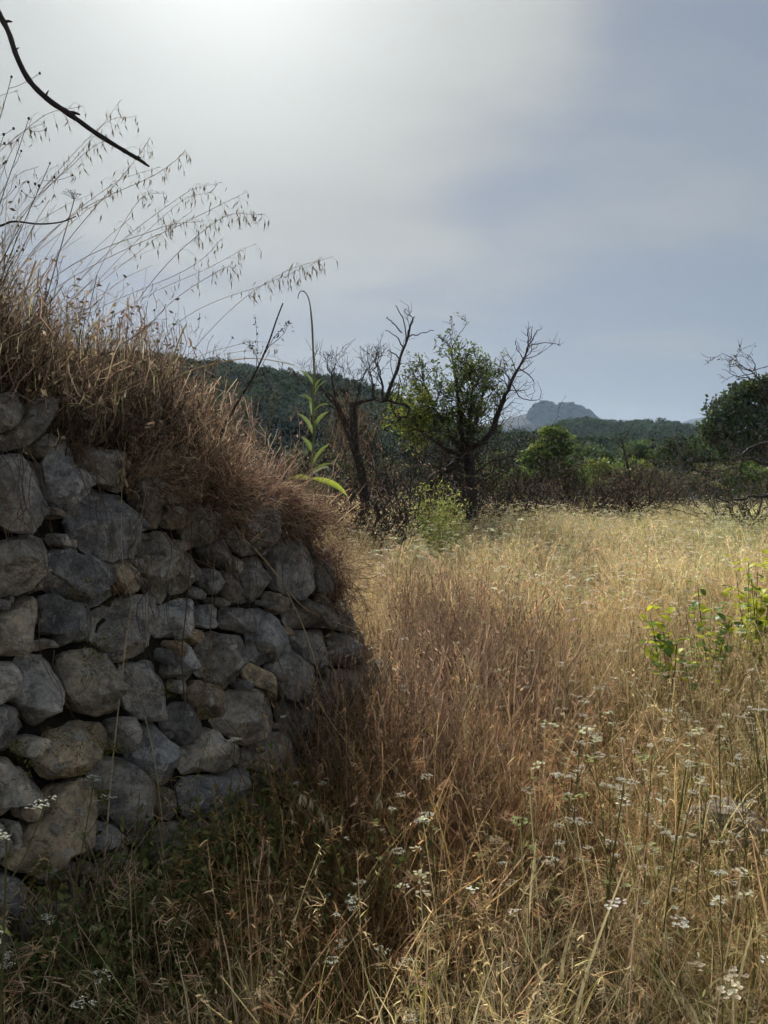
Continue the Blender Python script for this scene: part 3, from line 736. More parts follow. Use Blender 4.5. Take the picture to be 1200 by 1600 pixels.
def patch(name, size, dens, mix, src=None, tilt=0.22, tv=0.16, mat=None):
    n = int(size * size * dens); mb = MB(); names = list(mix) if src is None else None
    g = int(math.ceil(math.sqrt(n)))
    for k in range(n):
        x = ((k % g) + R.uniform(0, 1)) / g - 0.5; y = ((k // g) + R.uniform(0, 1)) / g - 0.5
        if src is None:
            nm = names[R.choice(len(names), p=np.array(list(mix.values())) / sum(mix.values()))]; tf = TUFTS[int(R.choice(list(TK[nm])))]
        else: tf = src[int(R.integers(0, len(src)))]
        stamp(mb, tf, (x * size, y * size, 0), abs(R.normal(0, tilt)), R.uniform(0, 6.28), R.uniform(0.72, 1.28), (1 + tv * R.normal()) * (1 + 0.04 * R.normal(size=3)))
    return mb.obj(name, mat or M_DRY, link=False)
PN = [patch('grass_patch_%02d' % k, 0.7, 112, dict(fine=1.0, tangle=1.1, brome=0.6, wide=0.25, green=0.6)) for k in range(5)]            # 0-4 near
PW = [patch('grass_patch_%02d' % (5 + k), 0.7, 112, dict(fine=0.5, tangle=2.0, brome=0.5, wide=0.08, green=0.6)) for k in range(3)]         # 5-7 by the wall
PR = [patch('grass_patch_%02d' % (8 + k), 0.7, 105, dict(fine=0.9, tangle=0.6, brome=0.6, wide=0.7, green=0.6)) for k in range(3)]          # 8-10 near right
PM = [patch('grass_patch_%02d' % (11 + k), 0.9, 66, dict(fine=0.8, tangle=0.3, brome=0.9, ffine=0.6, fbrome=0.8, green=0.15)) for k in range(4)]   # 11-14 middle
PF = [patch('grass_patch_%02d' % (15 + k), 1.5, 30, dict(ffine=1.0, fbrome=1.0, ftangle=0.4)) for k in range(4)]                          # 15-18 far
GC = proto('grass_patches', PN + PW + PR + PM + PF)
UMB = [tuft_umbel() for _ in range(8)]; UMF = [tuft_umbel(1.7) for _ in range(8)]
UC = proto('umbel_patches', [patch('umbel_patch_%02d' % k, 1.0, 9, None, UMB, 0.1, 0.08) for k in range(4)] + [patch('umbel_patch_%02d' % (4 + k), 1.6, 14, None, UMF, 0.1, 0.08) for k in range(4)])
def cells(y0, y1, size, side=0.9):
    out = []
    for y in np.arange(y0 + size / 2, y1, size):
        w = 0.56 * (y + size / 2) + side
        for x in np.arange(-w, w + size, size): out.append((x + R.uniform(-0.1, 0.1) * size, y + R.uniform(-0.1, 0.1) * size))
    return np.array(out)
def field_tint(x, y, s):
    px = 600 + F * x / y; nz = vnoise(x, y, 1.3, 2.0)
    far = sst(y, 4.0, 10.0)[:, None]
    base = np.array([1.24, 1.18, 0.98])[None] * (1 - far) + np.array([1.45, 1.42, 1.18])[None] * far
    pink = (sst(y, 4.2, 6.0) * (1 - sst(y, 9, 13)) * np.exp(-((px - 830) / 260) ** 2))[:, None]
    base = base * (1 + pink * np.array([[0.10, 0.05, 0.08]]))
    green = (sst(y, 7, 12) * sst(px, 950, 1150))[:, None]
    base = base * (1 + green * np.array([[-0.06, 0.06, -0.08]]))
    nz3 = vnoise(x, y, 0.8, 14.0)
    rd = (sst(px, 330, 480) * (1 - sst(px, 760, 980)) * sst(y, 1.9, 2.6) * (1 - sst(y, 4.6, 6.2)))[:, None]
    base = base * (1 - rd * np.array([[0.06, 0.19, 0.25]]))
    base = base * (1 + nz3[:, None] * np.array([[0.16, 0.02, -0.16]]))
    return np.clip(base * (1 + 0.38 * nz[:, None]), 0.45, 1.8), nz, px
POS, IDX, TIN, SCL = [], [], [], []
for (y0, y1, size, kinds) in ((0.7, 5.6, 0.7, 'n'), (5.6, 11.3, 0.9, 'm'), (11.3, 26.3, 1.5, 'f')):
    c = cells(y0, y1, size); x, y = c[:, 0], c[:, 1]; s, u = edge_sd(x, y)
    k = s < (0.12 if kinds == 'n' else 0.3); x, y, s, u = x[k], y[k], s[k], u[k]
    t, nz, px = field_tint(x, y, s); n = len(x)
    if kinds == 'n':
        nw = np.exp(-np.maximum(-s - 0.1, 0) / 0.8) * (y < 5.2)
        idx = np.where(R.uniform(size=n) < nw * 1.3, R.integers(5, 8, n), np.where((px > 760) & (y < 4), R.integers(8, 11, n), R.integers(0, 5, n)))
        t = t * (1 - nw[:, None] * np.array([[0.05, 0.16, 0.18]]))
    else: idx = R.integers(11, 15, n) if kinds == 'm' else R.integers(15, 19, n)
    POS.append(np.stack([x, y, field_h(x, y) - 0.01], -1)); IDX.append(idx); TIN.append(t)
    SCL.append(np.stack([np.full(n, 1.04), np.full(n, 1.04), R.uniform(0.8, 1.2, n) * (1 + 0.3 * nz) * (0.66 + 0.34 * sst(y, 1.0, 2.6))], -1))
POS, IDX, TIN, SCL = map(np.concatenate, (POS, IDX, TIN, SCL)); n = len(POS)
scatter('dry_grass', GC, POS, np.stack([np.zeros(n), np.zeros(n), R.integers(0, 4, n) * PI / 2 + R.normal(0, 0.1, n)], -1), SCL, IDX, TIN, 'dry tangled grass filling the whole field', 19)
POS, IDX = [], []
for (y0, y1, size, k0, dens) in ((1.6, 5.6, 1.0, 0, 0.22), (5.6, 24, 1.6, 4, 0.9)):
    c = cells(y0, y1, size); x, y = c[:, 0], c[:, 1]; s, u = edge_sd(x, y); nz = vnoise(x, y, 1.6, 5.0); px = 600 + F * x / y
    k = (s < -0.35) & (R.uniform(size=len(x)) < dens + 0.45 * (px > 660)); x, y = x[k], y[k]
    POS.append(np.stack([x, y, field_h(x, y)], -1)); IDX.append(R.integers(k0, k0 + 4, len(x)))
POS, IDX = map(np.concatenate, (POS, IDX)); n = len(POS)
scatter('umbel_meadow', UC, POS, np.stack([np.zeros(n), np.zeros(n), R.uniform(0, 6.28, n)], -1), R.uniform(0.9, 1.15, n), IDX,
        np.clip(1 + 0.08 * R.normal(size=(n, 1)) * np.ones((1, 3)), 0.6, 1.3), 'pale flowering umbels mixed through the dry grass', 8)

# ------------------------------------------------------------------ brush and stems on the terrace
def brush_kind(name, c, h=0.36, nst=15, leaf=80, lw=1.0):
    mb = MB(); az = R.uniform(0, 6.28, nst)
    p = mb.blades(blob_base(nst, 0.09), az, R.uniform(0.6, 1.15, nst) * h, R.uniform(0.05, 0.7, nst), R.uniform(-0.3, 0.9, nst), R.uniform(0.0016, 0.0048, nst), pick(c, nst, 0.25), 6, 0.30, taper=False)
    src = p[:, 2:].reshape(-1, 3); m = 110
    b = src[R.integers(0, len(src), m)] + R.normal(0, 0.012, (m, 3))
    p2 = mb.blades(b, R.uniform(0, 6.28, m), R.uniform(0.03, 0.17, m) * R.choice([0.5, 1, 1.3], m), R.uniform(-0.2, 2.6, m), R.uniform(-1.2, 1.2, m), R.uniform(0.0010, 0.0026, m), pick(c, m, 0.3), 3, 0.45, taper=False)
    pos = p2[R.integers(0, m, leaf), R.integers(1, 4, leaf)]
    mb.leaves(pos + R.normal(0, 0.004, (leaf, 3)), R.uniform(0.008, 0.022, leaf) * lw, pick(c, leaf, 0.25), 0.42)
    return mb
REDB = [(0.27, 0.175, 0.135), (0.40, 0.285, 0.205), (0.17, 0.115, 0.09), (0.58, 0.46, 0.31)]
BRNB = [(0.42, 0.32, 0.20), (0.30, 0.22, 0.14), (0.55, 0.44, 0.27), (0.18, 0.13, 0.085)]
DRKB = [(0.075, 0.06, 0.045), (0.11, 0.085, 0.06), (0.16, 0.13, 0.09)]
BK = [brush_kind('a', REDB), brush_kind('b', REDB, 0.3), brush_kind('c', BRNB), brush_kind('d', BRNB, 0.42), brush_kind('e', DRKB, 0.62, 12, 80, 1.25), brush_kind('f', DRKB, 0.70, 10, 60, 1.3), brush_kind('g', [(0.22, 0.15, 0.105), (0.31, 0.22, 0.15), (0.15, 0.105, 0.075), (0.42, 0.32, 0.21)], 0.62, 20, 90, 1.2)]
U_L, U_R = unproj(-60, 800)[0], ULEN
unproj_u480 = unproj(478, 800)[0]; unproj_u525 = unproj(528, 900)[0]
pos, rot, scl, idx, tin = [], [], [], [], []
def put(u, s, tilt, azv, sc1, k, t, lift=0.0):
    x, y, nx, ny = wall_at(u); zt = float(ztop(u)); kk = -(s + BAT * zt)
    xx, yy = x + nx * kk, y + ny * kk
    z = max(zt - 0.08, 1.42 * float(sst(s, 0.25, 1.0)))
    pos.append((xx, yy, z - 0.02 + lift)); rot.append((0, tilt, azv)); scl.append(sc1); idx.append(k); tin.append(t)
for _ in range(680):                                    # body of the brush
    u = R.uniform(U_L - 0.3, unproj_u480); s = R.uniform(0.16, 1.3)
    x, y, nx, ny = wall_at(u); px = 600 + F * float(x) / float(y)
    red = sst(px, 120, 330) ; k = int(R.choice([0, 1])) if R.uniform() < 0.25 + 0.7 * red else int(R.choice([2, 3]))
    endf = (1.0 + 0.42 * float(sst(px, -40, 80)) * (1 - 0.35 * float(sst(px, 330, 450)))) * (1 - 0.3 * float(sst(px, 430, 500))) * (0.7 + 0.7 * R.uniform())
    put(u, s, abs(R.normal(0, 0.25)), R.uniform(0, 6.28), min(1.7 if px > 90 else 1.15, (1 + 0.35 * float(sst(px, 120, 220)) * (1 - float(sst(px, 420, 480)))) * R.uniform(0.6, 1.35) * endf * (1 + 0.35 * float(vnoise([u], [s], 0.22, 4.0)[0]))), k, np.clip(1 + 0.15 * R.normal() + np.zeros(3), 0.5, 1.5))
for _ in range(300):                                    # hanging over the edge
    u = R.uniform(U_L + 0.35, unproj_u525); s = R.uniform(-0.02, 0.14); x, y, nx, ny = wall_at(u)
    px = 600 + F * float(x) / float(y); 
    hf = float(sst(px, 290, 400))
    if px < 70 or R.uniform() > 0.16 + 0.6 * hf: continue
    put(u, s, R.uniform(0.3, 1.1 + 1.3 * hf), math.atan2(float(ny), float(nx)) + R.normal(0, 0.5), R.uniform(0.2, 1.3) * (0.55 + 0.4 * hf), int(R.choice([0, 0, 1, 2])), np.clip(np.array([1, .95, .92]) * (1 + 0.15 * R.normal()), 0.5, 1.4))
for _ in range(130):                                     # end of the wall, falling to the field
    u = R.uniform(unproj_u480, ULEN - 0.05); s = R.uniform(0.0, 0.35); x, y, nx, ny = wall_at(u)
    put(u, s, R.uniform(0.2, 1.7), math.atan2(float(ny), float(nx)) + R.normal(0, 0.7), R.uniform(0.35, 0.8), int(R.choice([0, 1, 2, 2])), np.clip(np.array([1.05, .95, .9]) * (1 + 0.15 * R.normal()), 0.5, 1.4))
for _ in range(300):                                    # dark thin thicket standing above
    u = R.uniform(U_L - 0.2, unproj(375, 800)[0]); s = R.uniform(0.12, 1.0)
    put(u, s, abs(R.normal(0.2, 0.15)), R.normal(0.0, 0.9), R.uniform(0.7, 1.2), int(R.choice([4, 5])), np.clip(1.05 + 0.25 * R.normal() + np.zeros(3), 0.5, 1.6))
for _ in range(240):                                     # tall dead weeds round the wall end
    u = R.uniform(unproj(440, 1150)[0], ULEN) if R.uniform() < 0.55 else ULEN
    x, y, nx, ny = wall_at(u); o = abs(R.normal(0.12, 0.42)) + 0.06; e = R.uniform(0, 1.8) if u == ULEN else 0
    xx, yy = float(x + nx * o) - 0.06 * e, float(y + ny * o) + e
    pos.append((xx, yy, float(field_h(xx, yy)) - 0.03)); rot.append((0, abs(R.normal(0, 0.18)), R.uniform(0, 6.28))); scl.append(R.uniform(0.8, 1.45)); idx.append(int(R.choice([6, 6, 6, 6, 0]))); tin.append(np.clip(np.array([1, .97, .95]) * (1 + 0.18 * R.normal()), 0.5, 1.5))
mb = MB()
for p_, r_, s_, i_, t_ in zip(pos, rot, scl, idx, tin): stamp(mb, BK[i_], p_, r_[1], r_[2], s_, t_)
tag(mb.obj('dry_brush', M_STRAW), 'tangled dry reddish brush covering the top of the stone wall', kind='stuff')
# grass on the bank past the wall end and on the terrace behind
pos, rot, scl, idx, tin = [], [], [], [], []
x = R.uniform(-6, 0.5, 1100); y = R.uniform(3.2, 12, 1100); s, u = edge_sd(x, y)
k = (s > -0.05) & (np.abs(x) < 0.6 * y + 0.5) & ((u >= ULEN - 0.3) | (s > 0.7)); x, y = x[k], y[k]; n = len(x)
mb = MB()
zz = ground_h(x, y) - 0.02
for k in range(n):
    stamp(mb, TUFTS[int(R.choice([0, 1, 2, 6, 10, 11, 12]))], (x[k], y[k], zz[k]), abs(R.normal(0, 0.25)), R.uniform(0, 6.28), R.uniform(0.7, 1.1), np.array([1.05, 0.97, 0.88]) * (1 + 0.15 * R.normal()))
tag(mb.obj('bank_grass', M_STRAW), 'dry grass on the terrace and its bank behind the wall', kind='stuff')

# thin dead stems and roots trailing over the wall face
mb = MB()
for _ in range(210):
    u = R.uniform(U_L, ULEN - 0.2); zt = float(ztop(u)); v = zt - abs(R.normal(0, 0.35)); 
    if v < 0.25: v = R.uniform(0.2, max(zt, 0.3))
    L = R.uniform(0.12, 0.5); n = 9; du = R.normal(0, 0.12); ph = R.uniform(0, 6)
    f = np.linspace(0, 1, n)
    uu = u + du * f * L * 2 + 0.012 * np.sin(f * 9 + ph) + np.cumsum(R.normal(0, 0.006, n)); vv = v - L * f + np.cumsum(R.normal(0, 0.004, n)); dd = 0.09 + 0.035 * np.sin(f * 5 + ph) + R.uniform(0, 0.05)
    mb.tube(wall_pt(np.clip(uu, 0, ULEN), vv, dd), np.linspace(0.0016, 0.0007, n) * R.uniform(0.7, 1.3), 3, pick([(0.16, 0.12, 0.09), (0.25, 0.19, 0.12), (0.10, 0.08, 0.065), RED], 1)[0], False)
tag(mb.obj('trailing_stems', M_STRAW), 'thin dead stems and roots trailing over the wall stones', kind='stuff')

# small green weeds at the foot of the wall and in the joints
def weed_kind(name, c, h=0.3):
    mb = MB(); n = 7
    p = mb.blades(blob_base(n, 0.05), R.uniform(0, 6.28, n), R.uniform(0.5, 1.0, n) * h, R.uniform(0.05, 0.6, n), R.uniform(-0.2, 0.7, n), 0.0025, pick([(0.12, 0.12, 0.05), (0.16, 0.12, 0.06)], n, 0.2), 6, 0.12, taper=False)
    m = 130; pos = p[R.integers(0, n, m), R.integers(1, 7, m)] + R.normal(0, 0.018, (m, 3))
    mb.leaves(pos, R.uniform(0.012, 0.034, m), pick(c, m, 0.2, 0.08), 0.45)
    return mb.obj(name, M_WEED, link=False)
GW = [(0.14, 0.18, 0.055), (0.19, 0.22, 0.07), (0.10, 0.135, 0.045), (0.28, 0.27, 0.10)]
WC = proto('weed_kinds', [weed_kind('weed_kind_%d' % k, GW, 0.22 + 0.06 * k) for k in range(4)])
pos, rot, scl, idx, tin = [], [], [], [], []
u470, u340 = unproj(470, 1150)[0], unproj(340, 1200)[0]
for _ in range(260):
    u = R.uniform(U_L - 0.2, u470); x, y, nx, ny = wall_at(u); o = abs(R.normal(0.10, 0.28)) + 0.03
    if R.uniform() > (0.95 if u < u340 else 0.35): continue
    xx, yy = float(x + nx * o), float(y + ny * o)
    pos.append((xx, yy, float(field_h(xx, yy)))); rot.append((0, abs(R.normal(0, 0.25)), R.uniform(0, 6.28))); scl.append(R.uniform(0.7, 1.3)); idx.append(int(R.integers(0, 4))); tin.append(np.ones(3) * R.uniform(0.7, 1.2))
for (px, py, h) in [(735, 1090, .3), (745, 1060, .3), (760, 1085, .25), (620, 1180, .2), (470, 1480, .2), (700, 1430, .15), (330, 1300, .3), (290, 1350, .3), (300, 1450, .2), (350, 1490, .2), (180, 1560, .15)]:
    d = 2.0
    while P(px, py, d)[2] > float(field_h(*P(px, py, d)[:2])) + h and d < 20: d += 0.05
    p = P(px, py, d); pos.append((p[0], p[1], float(field_h(p[0], p[1])))); rot.append((0, 0.1, R.uniform(0, 6))); scl.append(1.2); idx.append(int(R.integers(0, 4))); tin.append(np.ones(3) * 1.2)
for _ in range(26):                                     # in joints
    u = R.uniform(U_L, unproj(300, 1000)[0]); v = R.uniform(0.2, 1.2); p = wall_pt(np.array(u), np.array(v), 0.06); x, y, nx, ny = wall_at(u)
    pos.append(tuple(p)); rot.append((0, R.uniform(0.6, 2.4), math.atan2(float(ny), float(nx)) + R.normal(0, 0.6))); scl.append(R.uniform(0.25, 0.5)); idx.append(int(R.integers(0, 4))); tin.append(np.array([1.1, 0.9, 0.7]))
scatter('green_weeds', WC, pos, rot, scl, idx, np.array(tin), 'small green weeds growing along the foot of the wall', 4)
# ------------------------------------------------------------------ tree helpers
def grow(mb, p, d, L, r, lvl, leafp, up=0.15, wob=0.22, nch=3, col=(0.1, 0.09, 0.08), fork=0.75, sides=5, minr=0.004, droop=0.0):
    "one crooked branch and its side twigs"
    n = 6; pts = [np.array(p, float)]; d = np.array(d, float); d /= np.linalg.norm(d)
    for k in range(n):
        d = d + R.normal(0, wob, 3) + np.array([0, 0, up * 0.4 - droop * 0.3]); d /= np.linalg.norm(d)
        pts.append(pts[-1] + d * L / n)
    pts = np.array(pts)
    mb.tube(pts, np.linspace(r, max(r * 0.35, minr * 0.6), n + 1), max(3, sides), col, False)
    if lvl == 0:
        leafp.append(pts[2:]); return
    for k in range(nch):
        i = R.integers(2, n + 1); t = pts[i] - pts[i - 1]; t /= np.linalg.norm(t)
        o = R.normal(size=3); o -= t * (o @ t); o /= np.linalg.norm(o)
        grow(mb, pts[i], t * 0.55 + o * fork, L * R.uniform(0.45, 0.75), max(r * 0.5, minr), lvl - 1, leafp, up, wob, nch, col, fork, sides - 1, minr, droop)
def limb(mb, pxs, d, r0, r1, dd=None, n=14, sides=7, wob=0.012):
    "a limb through photo pixels at distance d (dd: depth offset per point)"
    dd = dd or [0] * len(pxs)
    p = np.array([P(a, b, d + e) for (a, b), e in zip(pxs, dd)])
    c = crom(p, n); c[1:-1] += R.normal(0, wob, (n - 2, 3))
    mb.tube(c, np.linspace(r0, r1, n) * (1 + 0.08 * R.normal(size=n)), sides, (0.1, 0.09, 0.08))
    return c
def twigs_on(mb, c, count, L, r, lvl, leafp, lo=0.2, up=0.3, fork=1.0, nch=3, minr=0.004, wob=0.2, droop=0.0):
    for _ in range(count):
        i = R.integers(int(lo * len(c)), len(c)); t = c[min(i + 1, len(c) - 1)] - c[max(i - 1, 0)]; t /= np.linalg.norm(t) + 1e-9
        o = R.normal(size=3); o -= t * (o @ t); o /= np.linalg.norm(o)
        grow(mb, c[i], t * 0.5 + o * fork + np.array([0, 0, 0.25]), L * R.uniform(0.6, 1.3), r, lvl, leafp, up, wob, nch, minr=minr, sides=4, droop=droop)
def leafy(mb, pts, per, size, cols, spread, asp=0.45):
    p = np.concatenate([q for q in pts]) if isinstance(pts, list) else pts
    q = np.repeat(p, per, 0) + R.normal(0, spread, (len(p) * per, 3))
    mb.leaves(q, R.uniform(0.7, 1.3, len(q)) * size, pick(cols, len(q), 0.2, 0.08), asp)
def on_field(px, py, h, lo=1.6, hi=30):
    d = lo
    while d < hi:
        p = P(px, py, d)
        if p[2] <= float(field_h(p[0], p[1])) + h: break
        d += 0.03 + d * 0.004
    return P(px, py, d), d

# bare tree behind the end of the wall
d = 13.0; b = P(572, 800, d); gz = float(field_h(b[0], b[1]))
t = empty('bare_tree', (b[0], b[1], gz), 'dead bare tree with a sawn trunk and one long rising branch behind the wall end', 'tree')
mb = MB(); lp = []
g0 = np.array([b[0], b[1], gz - 0.1])
c1 = crom([g0, P(568, 760, d), P(555, 705, d), P(538, 660, d), P(522, 622, d)], 16); mb.tube(c1, np.linspace(0.09, 0.04, 16), 8, (0.1,) * 3)
c2 = crom([P(556, 708, d), P(553, 665, d), P(551, 628, d)], 8); mb.tube(c2, np.linspace(0.07, 0.055, 8), 8, (0.1,) * 3)
c3 = limb(mb, [(551, 634), (575, 626), (600, 624), (620, 630), (640, 636)], d, 0.035, 0.014, n=12)
child(t, 'trunk', mb, M_BARK, True); mb = MB()
c4 = limb(mb, [(603, 625), (615, 590), (628, 555), (637, 528), (645, 500), (648, 495)], d, 0.035, 0.008, n=12, sides=5)
for pts in ([(634, 540), (632, 505), (620, 480), (617, 478)], [(632, 545), (615, 522), (602, 516)], [(637, 528), (655, 522), (672, 518), (678, 517)], [(634, 538), (640, 515), (646, 502)], [(625, 562), (612, 550), (606, 547)], [(628, 520), (612, 502), (604, 498)]):
    limb(mb, pts, d, 0.012, 0.005, [0, 0.1, -0.1, 0.05][:len(pts)], n=8, sides=4)
twigs_on(mb, c4, 7, 0.35, 0.008, 1, lp, 0.1, 0.4); twigs_on(mb, c3, 8, 0.5, 0.012, 1, lp, 0.1, 0.5)
for pts in ([(522, 622), (520, 598), (515, 578), (512, 565)], [(530, 640), (505, 610), (496, 585)], [(540, 660), (556, 640), (562, 600), (575, 575)], [(585, 625), (583, 600), (578, 575)], [(597, 625), (596, 590), (590, 572)]):
    c = limb(mb, pts, d, 0.025, 0.008, n=8, sides=5); twigs_on(mb, c, 6, 0.36, 0.008, 2, lp, 0.2, 0.4, 0.9, 3, 0.004)
twigs_on(mb, c1, 12, 0.7, 0.012, 2, lp, 0.25, 0.1, 1.0, 3, 0.0045)
child(t, 'branches', mb, M_BARK)
mb = MB()
for _ in range(620):      # dry climber hanging on the trunk
    c = [c1, c2][R.integers(0, 2)]; q_ = c[R.integers(2, len(c))] + R.normal(0, 1, 3) * np.array([0.22, 0.15, 0.15])
    mb.blades([q_], R.uniform(0, 6.28), R.uniform(0.15, 0.5), R.uniform(1.8, 3.0), 0.2, 0.006, pick([(0.22, 0.13, 0.08), (0.30, 0.2, 0.13), (0.14, 0.09, 0.06)], 1), 4, 0.15)
tag(child(t, 'dry_climber', mb, M_STRAW), kind='stuff')

# almond tree with sparse leaves
d = 16.0; b = P(730, 805, d); gz = float(field_h(b[0], b[1]))
t = empty('almond_tree', (b[0], b[1], gz), 'gnarled almond tree with sparse green leaves and a bare branch on one side', 'tree')
mb = MB(); lp = []; lpb = []
m1 = crom([np.array([b[0] - 0.25, b[1], gz - 0.1]), P(712, 780, d), P(706, 745, d), P(722, 715, d), P(732, 690, d)], 14)
g1 = P(660, 800, d); g1[2] = float(field_h(g1[0], g1[1])) - 0.05
m2 = crom([g1, P(668, 765, d), P(684, 744, d), P(706, 730, d), P(724, 712, d)], 14); mb.tube(m2, np.linspace(0.11, 0.085, 14), 8, (.1,) * 3)
m3 = crom([np.array([b[0] + 0.05, b[1], gz - 0.1]), P(738, 770, d), P(734, 740, d), P(730, 705, d), P(722, 680, d)], 14); mb.tube(m3, np.linspace(0.12, 0.07, 14), 8, (.1,) * 3)
limbs = [limb(mb, [(728, 700), (752, 692), (770, 672), (778, 645), (790, 615), (804, 588), (818, 560)], d, 0.085, 0.022, n=18),
         limb(mb, [(726, 705), (745, 650), (755, 610), (760, 580)], d, 0.06, 0.014, [0, .2, .4, .5]),
         limb(mb, [(724, 700), (718, 650), (715, 610), (706, 560)], d, 0.06, 0.012, [0, -.2, -.3, -.2]),
         limb(mb, [(722, 705), (695, 665), (675, 630), (662, 595)], d, 0.055, 0.012, [0, .2, .3, .6]),
         limb(mb, [(718, 712), (680, 690), (652, 668), (640, 640)], d, 0.05, 0.012, [0, -.3, -.5, -.6]),
         limb(mb, [(728, 700), (735, 655), (738, 620), (732, 575)], d, 0.05, 0.012, [0, -.4, -.7, -.9]),
         limb(mb, [(735, 745), (760, 725), (790, 715), (820, 705)], d, 0.03, 0.008, [0, -.4, -.6, -.8]),
         limb(mb, [(735, 755), (760, 748), (800, 730), (830, 728)], d, 0.025, 0.007, [0, .4, .6, .8])]
child(t, 'trunk', mb, M_BARK, True); mb = MB()
e1 = limb(mb, [(812, 572), (822, 552), (828, 530), (832, 510)], d, 0.02, 0.006, n=8, sides=4)
for pts in ([(822, 552), (830, 538), (850, 535), (868, 537), (876, 541)], [(824, 545), (838, 520), (848, 512)], [(818, 560), (808, 545), (805, 532)], [(810, 575), (830, 590), (836, 612)], [(800, 600), (815, 622), (840, 625), (846, 612)], [(826, 540), (824, 520), (829, 510)]):
    c = limb(mb, pts, d, 0.014, 0.005, n=9, sides=4); twigs_on(mb, c, 3, 0.22, 0.006, 0, lpb, 0.3, 0.3)
twigs_on(mb, limbs[0], 26, 0.55, 0.012, 1, lpb, 0.35, 0.3, 1.0, 3)
for l in limbs[1:6]: twigs_on(mb, l, 30, 0.46, 0.013, 2, lp, 0.15, 0.12, 1.2, 3, 0.005)
for l in limbs[6:]: twigs_on(mb, l, 9, 0.5, 0.01, 1, lpb, 0.3, 0.0)
twigs_on(mb, m2, 18, 0.7, 0.012, 2, lpb, 0.4, 0.1, 1.1, 3, 0.005); twigs_on(mb, m3, 30, 0.75, 0.012, 2, lpb, 0.3, 0.0, 1.3, 3, 0.005)
child(t, 'branches', mb, M_BARK)
mb = MB(); allp = np.concatenate(lp); px_, py_ = px_of(allp)
keep = (R.uniform(size=len(allp)) < 0.42) & (py_ < 690)
leafy(mb, allp[keep], 2, 0.075, [(0.12, 0.165, 0.045), (0.17, 0.21, 0.06), (0.08, 0.12, 0.035)], 0.035)
yl = allp[(px_ < 672) & (py_ > 600) & (R.uniform(size=len(allp)) < 0.8)]
if len(yl): leafy(mb, yl, 2, 0.075, [(0.28, 0.30, 0.05), (0.20, 0.25, 0.05)], 0.04)
cc = np.array([P(a, b_, d) for a, b_ in ((636, 610), (640, 640), (634, 655), (642, 690), (652, 700), (705, 549), (704, 556))])
leafy(mb, np.repeat(cc, 9, 0) + R.normal(0, 0.09, (63, 3)), 2, 0.075, [(0.26, 0.29, 0.05), (0.13, 0.18, 0.04)], 0.05)
child(t, 'crown', mb, M_LEAF)

# bare branches reaching in from the right edge
d = 11.0; b = P(1235, 800, d); gz = float(field_h(b[0], b[1]))
t = empty('bare_tree', (b[0], b[1], gz), 'dark bare tree leaning into the picture at the right edge of the field', 'tree')
mb = MB(); lp = []
c = crom([np.array([b[0], b[1], gz - 0.1]), P(1228, 760, d), P(1218, 715, d), P(1212, 670, d), P(1200, 625, d)], 14); mb.tube(c, np.linspace(0.11, 0.03, 14), 8, (.1,) * 3)
L = [limb(mb, [(1215, 690), (1190, 695), (1165, 705), (1158, 735), (1150, 750)], d, 0.035, 0.01, n=12), limb(mb, [(1222, 740), (1190, 722), (1165, 716), (1135, 722)], d, 0.03, 0.008, [0, -.2, -.3, -.4]),
     limb(mb, [(1205, 640), (1192, 610), (1180, 588), (1170, 576)], d, 0.02, 0.005), limb(mb, [(1202, 630), (1182, 605), (1166, 584)], d, 0.016, 0.005, [0, -.2, -.4]), limb(mb, [(1226, 770), (1190, 776), (1160, 780), (1130, 782)], d, 0.03, 0.007, [0, -.3, -.5, -.7])]
child(t, 'trunk', mb, M_BARK, True)
for l in L: mb = MB(); twigs_on(mb, l, 5, 0.4, 0.008, 2, lp, 0.2, 0.15, 1.0, 2); child(t, 'branch', mb, M_BARK)
mb = MB(); ap = np.concatenate(lp); leafy(mb, ap[R.uniform(size=len(ap)) < 0.12], 2, 0.045, [(0.07, 0.08, 0.03), (0.12, 0.09, 0.05)], 0.02); child(t, 'crown', mb, M_LEAF)

# branch hanging in at the top left, from a small tree just out of the picture
t = empty('bare_branch_tree', (-2.0, 2.75, 1.65), 'black bare branch hanging into the sky at the upper left', 'tree')
mb = MB(); c = crom([(-2.0, 2.75, 1.6), (-1.95, 2.75, 2.3), (-1.75, 2.68, 2.85), tuple(P(-12, 6, 2.6))], 18); mb.tube(c, np.linspace(0.05, 0.012, 18), 8, (.1,) * 3); child(t, 'trunk', mb, M_BARK, True)
mb = MB()
c = crom([P(-12, 6, 2.6), P(2, 28, 2.6), P(14, 52, 2.6), P(26, 88, 2.6), P(46, 126, 2.6), P(76, 156, 2.6), P(110, 179, 2.6), P(150, 208, 2.6), P(190, 233, 2.6), P(217, 249, 2.6), P(233, 260, 2.6)], 44)
mb.tube(c, np.interp(np.arange(44), [0, 8, 24, 40, 43], [0.0115, 0.0085, 0.0095, 0.0058, 0.0035]) * (1 + 0.08 * R.normal(size=44)), 7, (.1,) * 3)
for (a, b2, r) in (((110, 176), (125, 179), 0.006), ((8, 34), (19, 34), 0.005), ((212, 245), (221, 247), 0.003), ((72, 150), (76, 141), 0.003), ((24, 80), (30, 74), 0.003)):
    mb.tube([P(*a, 2.6), (P(*a, 2.6) + P(*b2, 2.6)) / 2 + np.array([0, 0, 0.002]), P(*b2, 2.6)], [r, r * 0.8, r * 0.4], 6, (.1,) * 3)
child(t, 'branch', mb, M_BARK, True)
mb = MB(); c = crom([P(-40, 362, 2.6), P(0, 353, 2.6), P(22, 346, 2.6), P(60, 350, 2.6), P(95, 347, 2.6), P(119, 338, 2.6)], 22); mb.tube(c, np.linspace(0.0042, 0.0018, 22), 6, (.1,) * 3)
